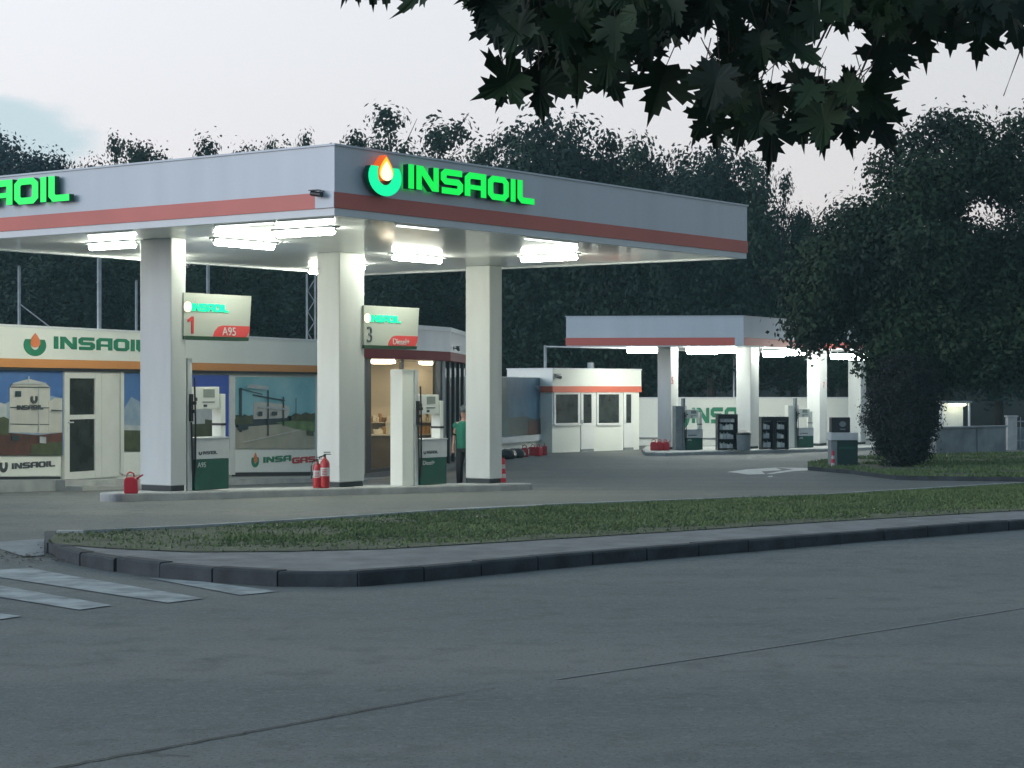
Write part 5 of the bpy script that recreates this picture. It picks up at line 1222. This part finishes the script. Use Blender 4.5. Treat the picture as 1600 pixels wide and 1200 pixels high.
def leaf(c, tip, nrm, size):
    tip = tip.normalized(); nrm = (nrm-tip*nrm.dot(tip)).normalized(); side = tip.cross(nrm); o = len(vs); cup = rnd.uniform(-.5, .7); fold = rnd.uniform(-.1, .7)
    vs.append(tuple(c+tip*size*.28+nrm*0))
    for x, y in outl:
        x2 = x*rnd.uniform(.94, 1.06); vs.append(tuple(c+side*x2*size+tip*y*size+nrm*(abs(x)*fold+cup*(y-.3)**2)*size))
    n = len(outl)
    for i in range(n): fs.append((o, o+1+i, o+1+(i+1) % n))
    a = c; b = c-tip*size*rnd.uniform(.3, .6)+Vector((rnd.gauss(0, .02), rnd.gauss(0, .02), .02)); pet.tube([a, b], [.0013, .0018], 4, cap=False)
mass = [(742, -40), (748, 22), (775, 42), (800, 50), (835, 70), (862, 100), (900, 118), (955, 122), (985, 95), (1015, 100), (1030, 120), (1085, 118), (1130, 105), (1100, 150), (1105, 188), (1160, 195), (1205, 200), (1240, 178), (1290, 192), (1350, 188), (1362, 178), (1335, 135), (1280, 108), (1240, 112), (1225, 70), (1270, 40), (1330, 50), (1375, 55), (1400, 85), (1418, 62), (1450, 48), (1520, 45), (1560, 48), (1600, 20), (1660, 10), (1660, -40)]
holes = [(836, 8, 14), (1050, 92, 34), (1085, 78, 30), (1105, 68, 18), (1188, 118, 20), (1160, 133, 14), (1225, 140, 14), (1300, 148, 14), (1245, 178, 14), (1222, 188, 10), (1290, 92, 44), (1325, 88, 38), (1525, 52, 12), (930, 78, 9), (1168, 55, 9), (1300, 52, 10), (1202, 178, 9), (1130, 178, 9), (1320, 32, 8)]
def ok(px, py, m_):
    if not in_poly(px, py, mass): return False
    for hx, hy, hr in holes:
        if (px-hx)**2+(py-hy)**2 < (hr+m_)**2: return False
    return True
n = 0; tries = 0; used = []
while n < 430 and tries < 20000:
    tries += 1; px, py = rnd.uniform(738, 1655), rnd.uniform(-40, 205)
    sz = rnd.uniform(.075, .15); D = rnd.uniform(4.9, 6.9)
    # leaf base sits above its tip on the picture
    L = sz*F/D
    if not ok(px, py, 6): continue
    if not ok(px, py+L*.35, 2) and py > 30 and rnd.random() < .75: continue
    used.append((px, py, D)); c = W(px, py-L*.25, D)
    tip = Vector((rnd.gauss(0, .7), rnd.gauss(0, .35), -1)); nrm = Vector((rnd.gauss(0, .7), -1, rnd.gauss(.1, .6)))
    leaf(c, tip, nrm, sz); n += 1
# single leaves that stand out at the rim: (base px, tip px, depth)
for bx, by, tx, ty, D in ((812, 118, 732, 165, 5.3), (842, 115, 845, 205, 5.4), (790, 128, 775, 178, 5.4), (800, 30, 740, 52, 5.2), (770, 20, 790, 92, 5.6), (820, 60, 832, 108, 5.5), (1380, 62, 1372, 155, 5.8), (1400, 60, 1418, 135, 5.9), (1040, 105, 1010, 200, 5.5), (1010, 60, 1005, 130, 5.7),
        (1440, 35, 1448, 118, 6), (1490, 30, 1482, 98, 6), (1535, 40, 1520, 112, 6.1), (1580, 15, 1600, 95, 6), (1350, 130, 1402, 198, 5.6), (1360, 170, 1398, 248, 5.7), (1320, 180, 1330, 248, 5.9), (1280, 170, 1290, 255, 5.8), (1205, 185, 1204, 270, 5.8), (1160, 175, 1150, 245, 5.7), (1110, 170, 1072, 232, 5.6), (1120, 190, 1120, 245, 6), (1250, 175, 1255, 240, 6),
        (950, 110, 975, 175, 5.7), (905, 100, 900, 172, 5.6), (880, 90, 868, 165, 5.9), (1335, 120, 1300, 135, 5.9), (562, -30, 558, 14, 5.6), (580, -30, 584, 19, 5.6), (602, -30, 604, 17, 5.7), (545, -25, 540, 8, 5.9)):
    a, b = W(bx, by, D), W(tx, ty, D+rnd.uniform(-.05, .05)); sz = (b-a).length
    leaf(a, b-a, Vector((rnd.gauss(0, .2), -1, rnd.gauss(0, .2))), sz)
    used.append((bx, by, D))
# leaves above the frame so the bough is whole
for _ in range(330):
    x = rnd.uniform(-.6, 3.6); y = rnd.uniform(4.6, 7.2); z = rnd.uniform(3.15, 4.3)
    if CZ+(HY+30)/F*y > z: continue
    leaf(Vector((x, y, z)), Vector((rnd.gauss(0, .5), rnd.gauss(0, .5), -1)), Vector((rnd.gauss(0, .6), -1, rnd.gauss(.3, .6))), rnd.uniform(.12, .19))
for _ in range(500):
    a = rnd.uniform(0, 6.28); r = 2.2*rnd.random()**.5; x = 4.9+r*math.cos(a); y = 5.6+r*math.sin(a); z = rnd.uniform(3.3, 5.6)
    if x < .27*y+.25: continue
    leaf(Vector((x, y, z)), Vector((rnd.gauss(0, .5), rnd.gauss(0, .5), -1)), Vector((rnd.gauss(0, .6), rnd.gauss(0, 1), rnd.gauss(.3, .6))), rnd.uniform(.12, .2))
mtree = empty('maple_tree', (4.9, 5.6, H(5)), 0); tag(mtree, 'maple bough with dark lobed leaves hanging in at the top', 'tree')
me = bpy.data.meshes.new('foliage'); me.from_pydata(vs, [], fs); me.materials.append(M_maple); fo = bpy.data.objects.new('foliage', me); COL.objects.link(fo)
pe = pet.build('leaf_stalks', M_bark)
br = MB(); br.tube([(4.9, 5.6, 0), (4.85, 5.6, 1.6), (4.9, 5.6, 3.2), (4.8, 5.5, 5.2)], [.22, .18, .14, .05], 10); tk = br.build('trunk', M_bark, smooth=True)
br = MB(); main = [Vector((4.9, 5.6, 2.9)), Vector((3.6, 5.7, 3.45)), Vector((2.2, 5.8, 3.55)), Vector((1.0, 5.8, 3.45)), Vector((.0, 5.7, 3.30)), Vector((-.5, 5.6, 3.12))]
br.tube(main, [.08, .055, .04, .028, .016, .006], 8)
# twigs run from the bough down to the leaves
for (tx, ty, D) in ((1395, 110, 5.8), (1330, 150, 5.7), (1250, 130, 5.8), (1180, 150, 5.7), (1120, 140, 5.6), (1020, 90, 5.6), (930, 80, 5.6), (840, 100, 5.4), (780, 40, 5.4), (1450, 60, 6), (1560, 50, 6.1), (1290, 60, 5.8)):
    e_ = W(tx, ty, D); bst = min((main[i]+(main[i+1]-main[i])*k/10 for i in range(5) for k in range(11)), key=lambda q: abs(q.x-e_.x-.25))
    br.tube([bst, bst.lerp(e_, .5)+Vector((.04, 0, .03)), e_], [.008, .005, .0025], 5)
e_ = W(1592, 85, 6); br.tube([W(1604, 40, 6), e_, W(1568, 150, 6)], [.003, .002, .0015], 4)
bo_ = br.build('bough', M_bark, smooth=True)
for q in (fo, pe, tk, bo_): put(q, mtree)

# evening haze: one closed box round the camera and everything built
mb = MB(); mb.box(-170, 170, -40, 275, -3, 40)
hz = mb.build('haze', []); tag(hz, kind='stuff', label='thin even evening haze over the whole place')
m = bpy.data.materials.new('haze'); m.use_nodes = True; n = m.node_tree.nodes; l = m.node_tree.links
n.remove(n['Principled BSDF']); pv = n.new('ShaderNodeVolumePrincipled'); pv.inputs['Color'].default_value = (.55, .92, 1.0, 1); pv.inputs['Density'].default_value = .0006; pv.inputs['Anisotropy'].default_value = .2
l.new(pv.outputs[0], [q for q in n if q.type == 'OUTPUT_MATERIAL'][0].inputs['Volume']); hz.data.materials.append(m)
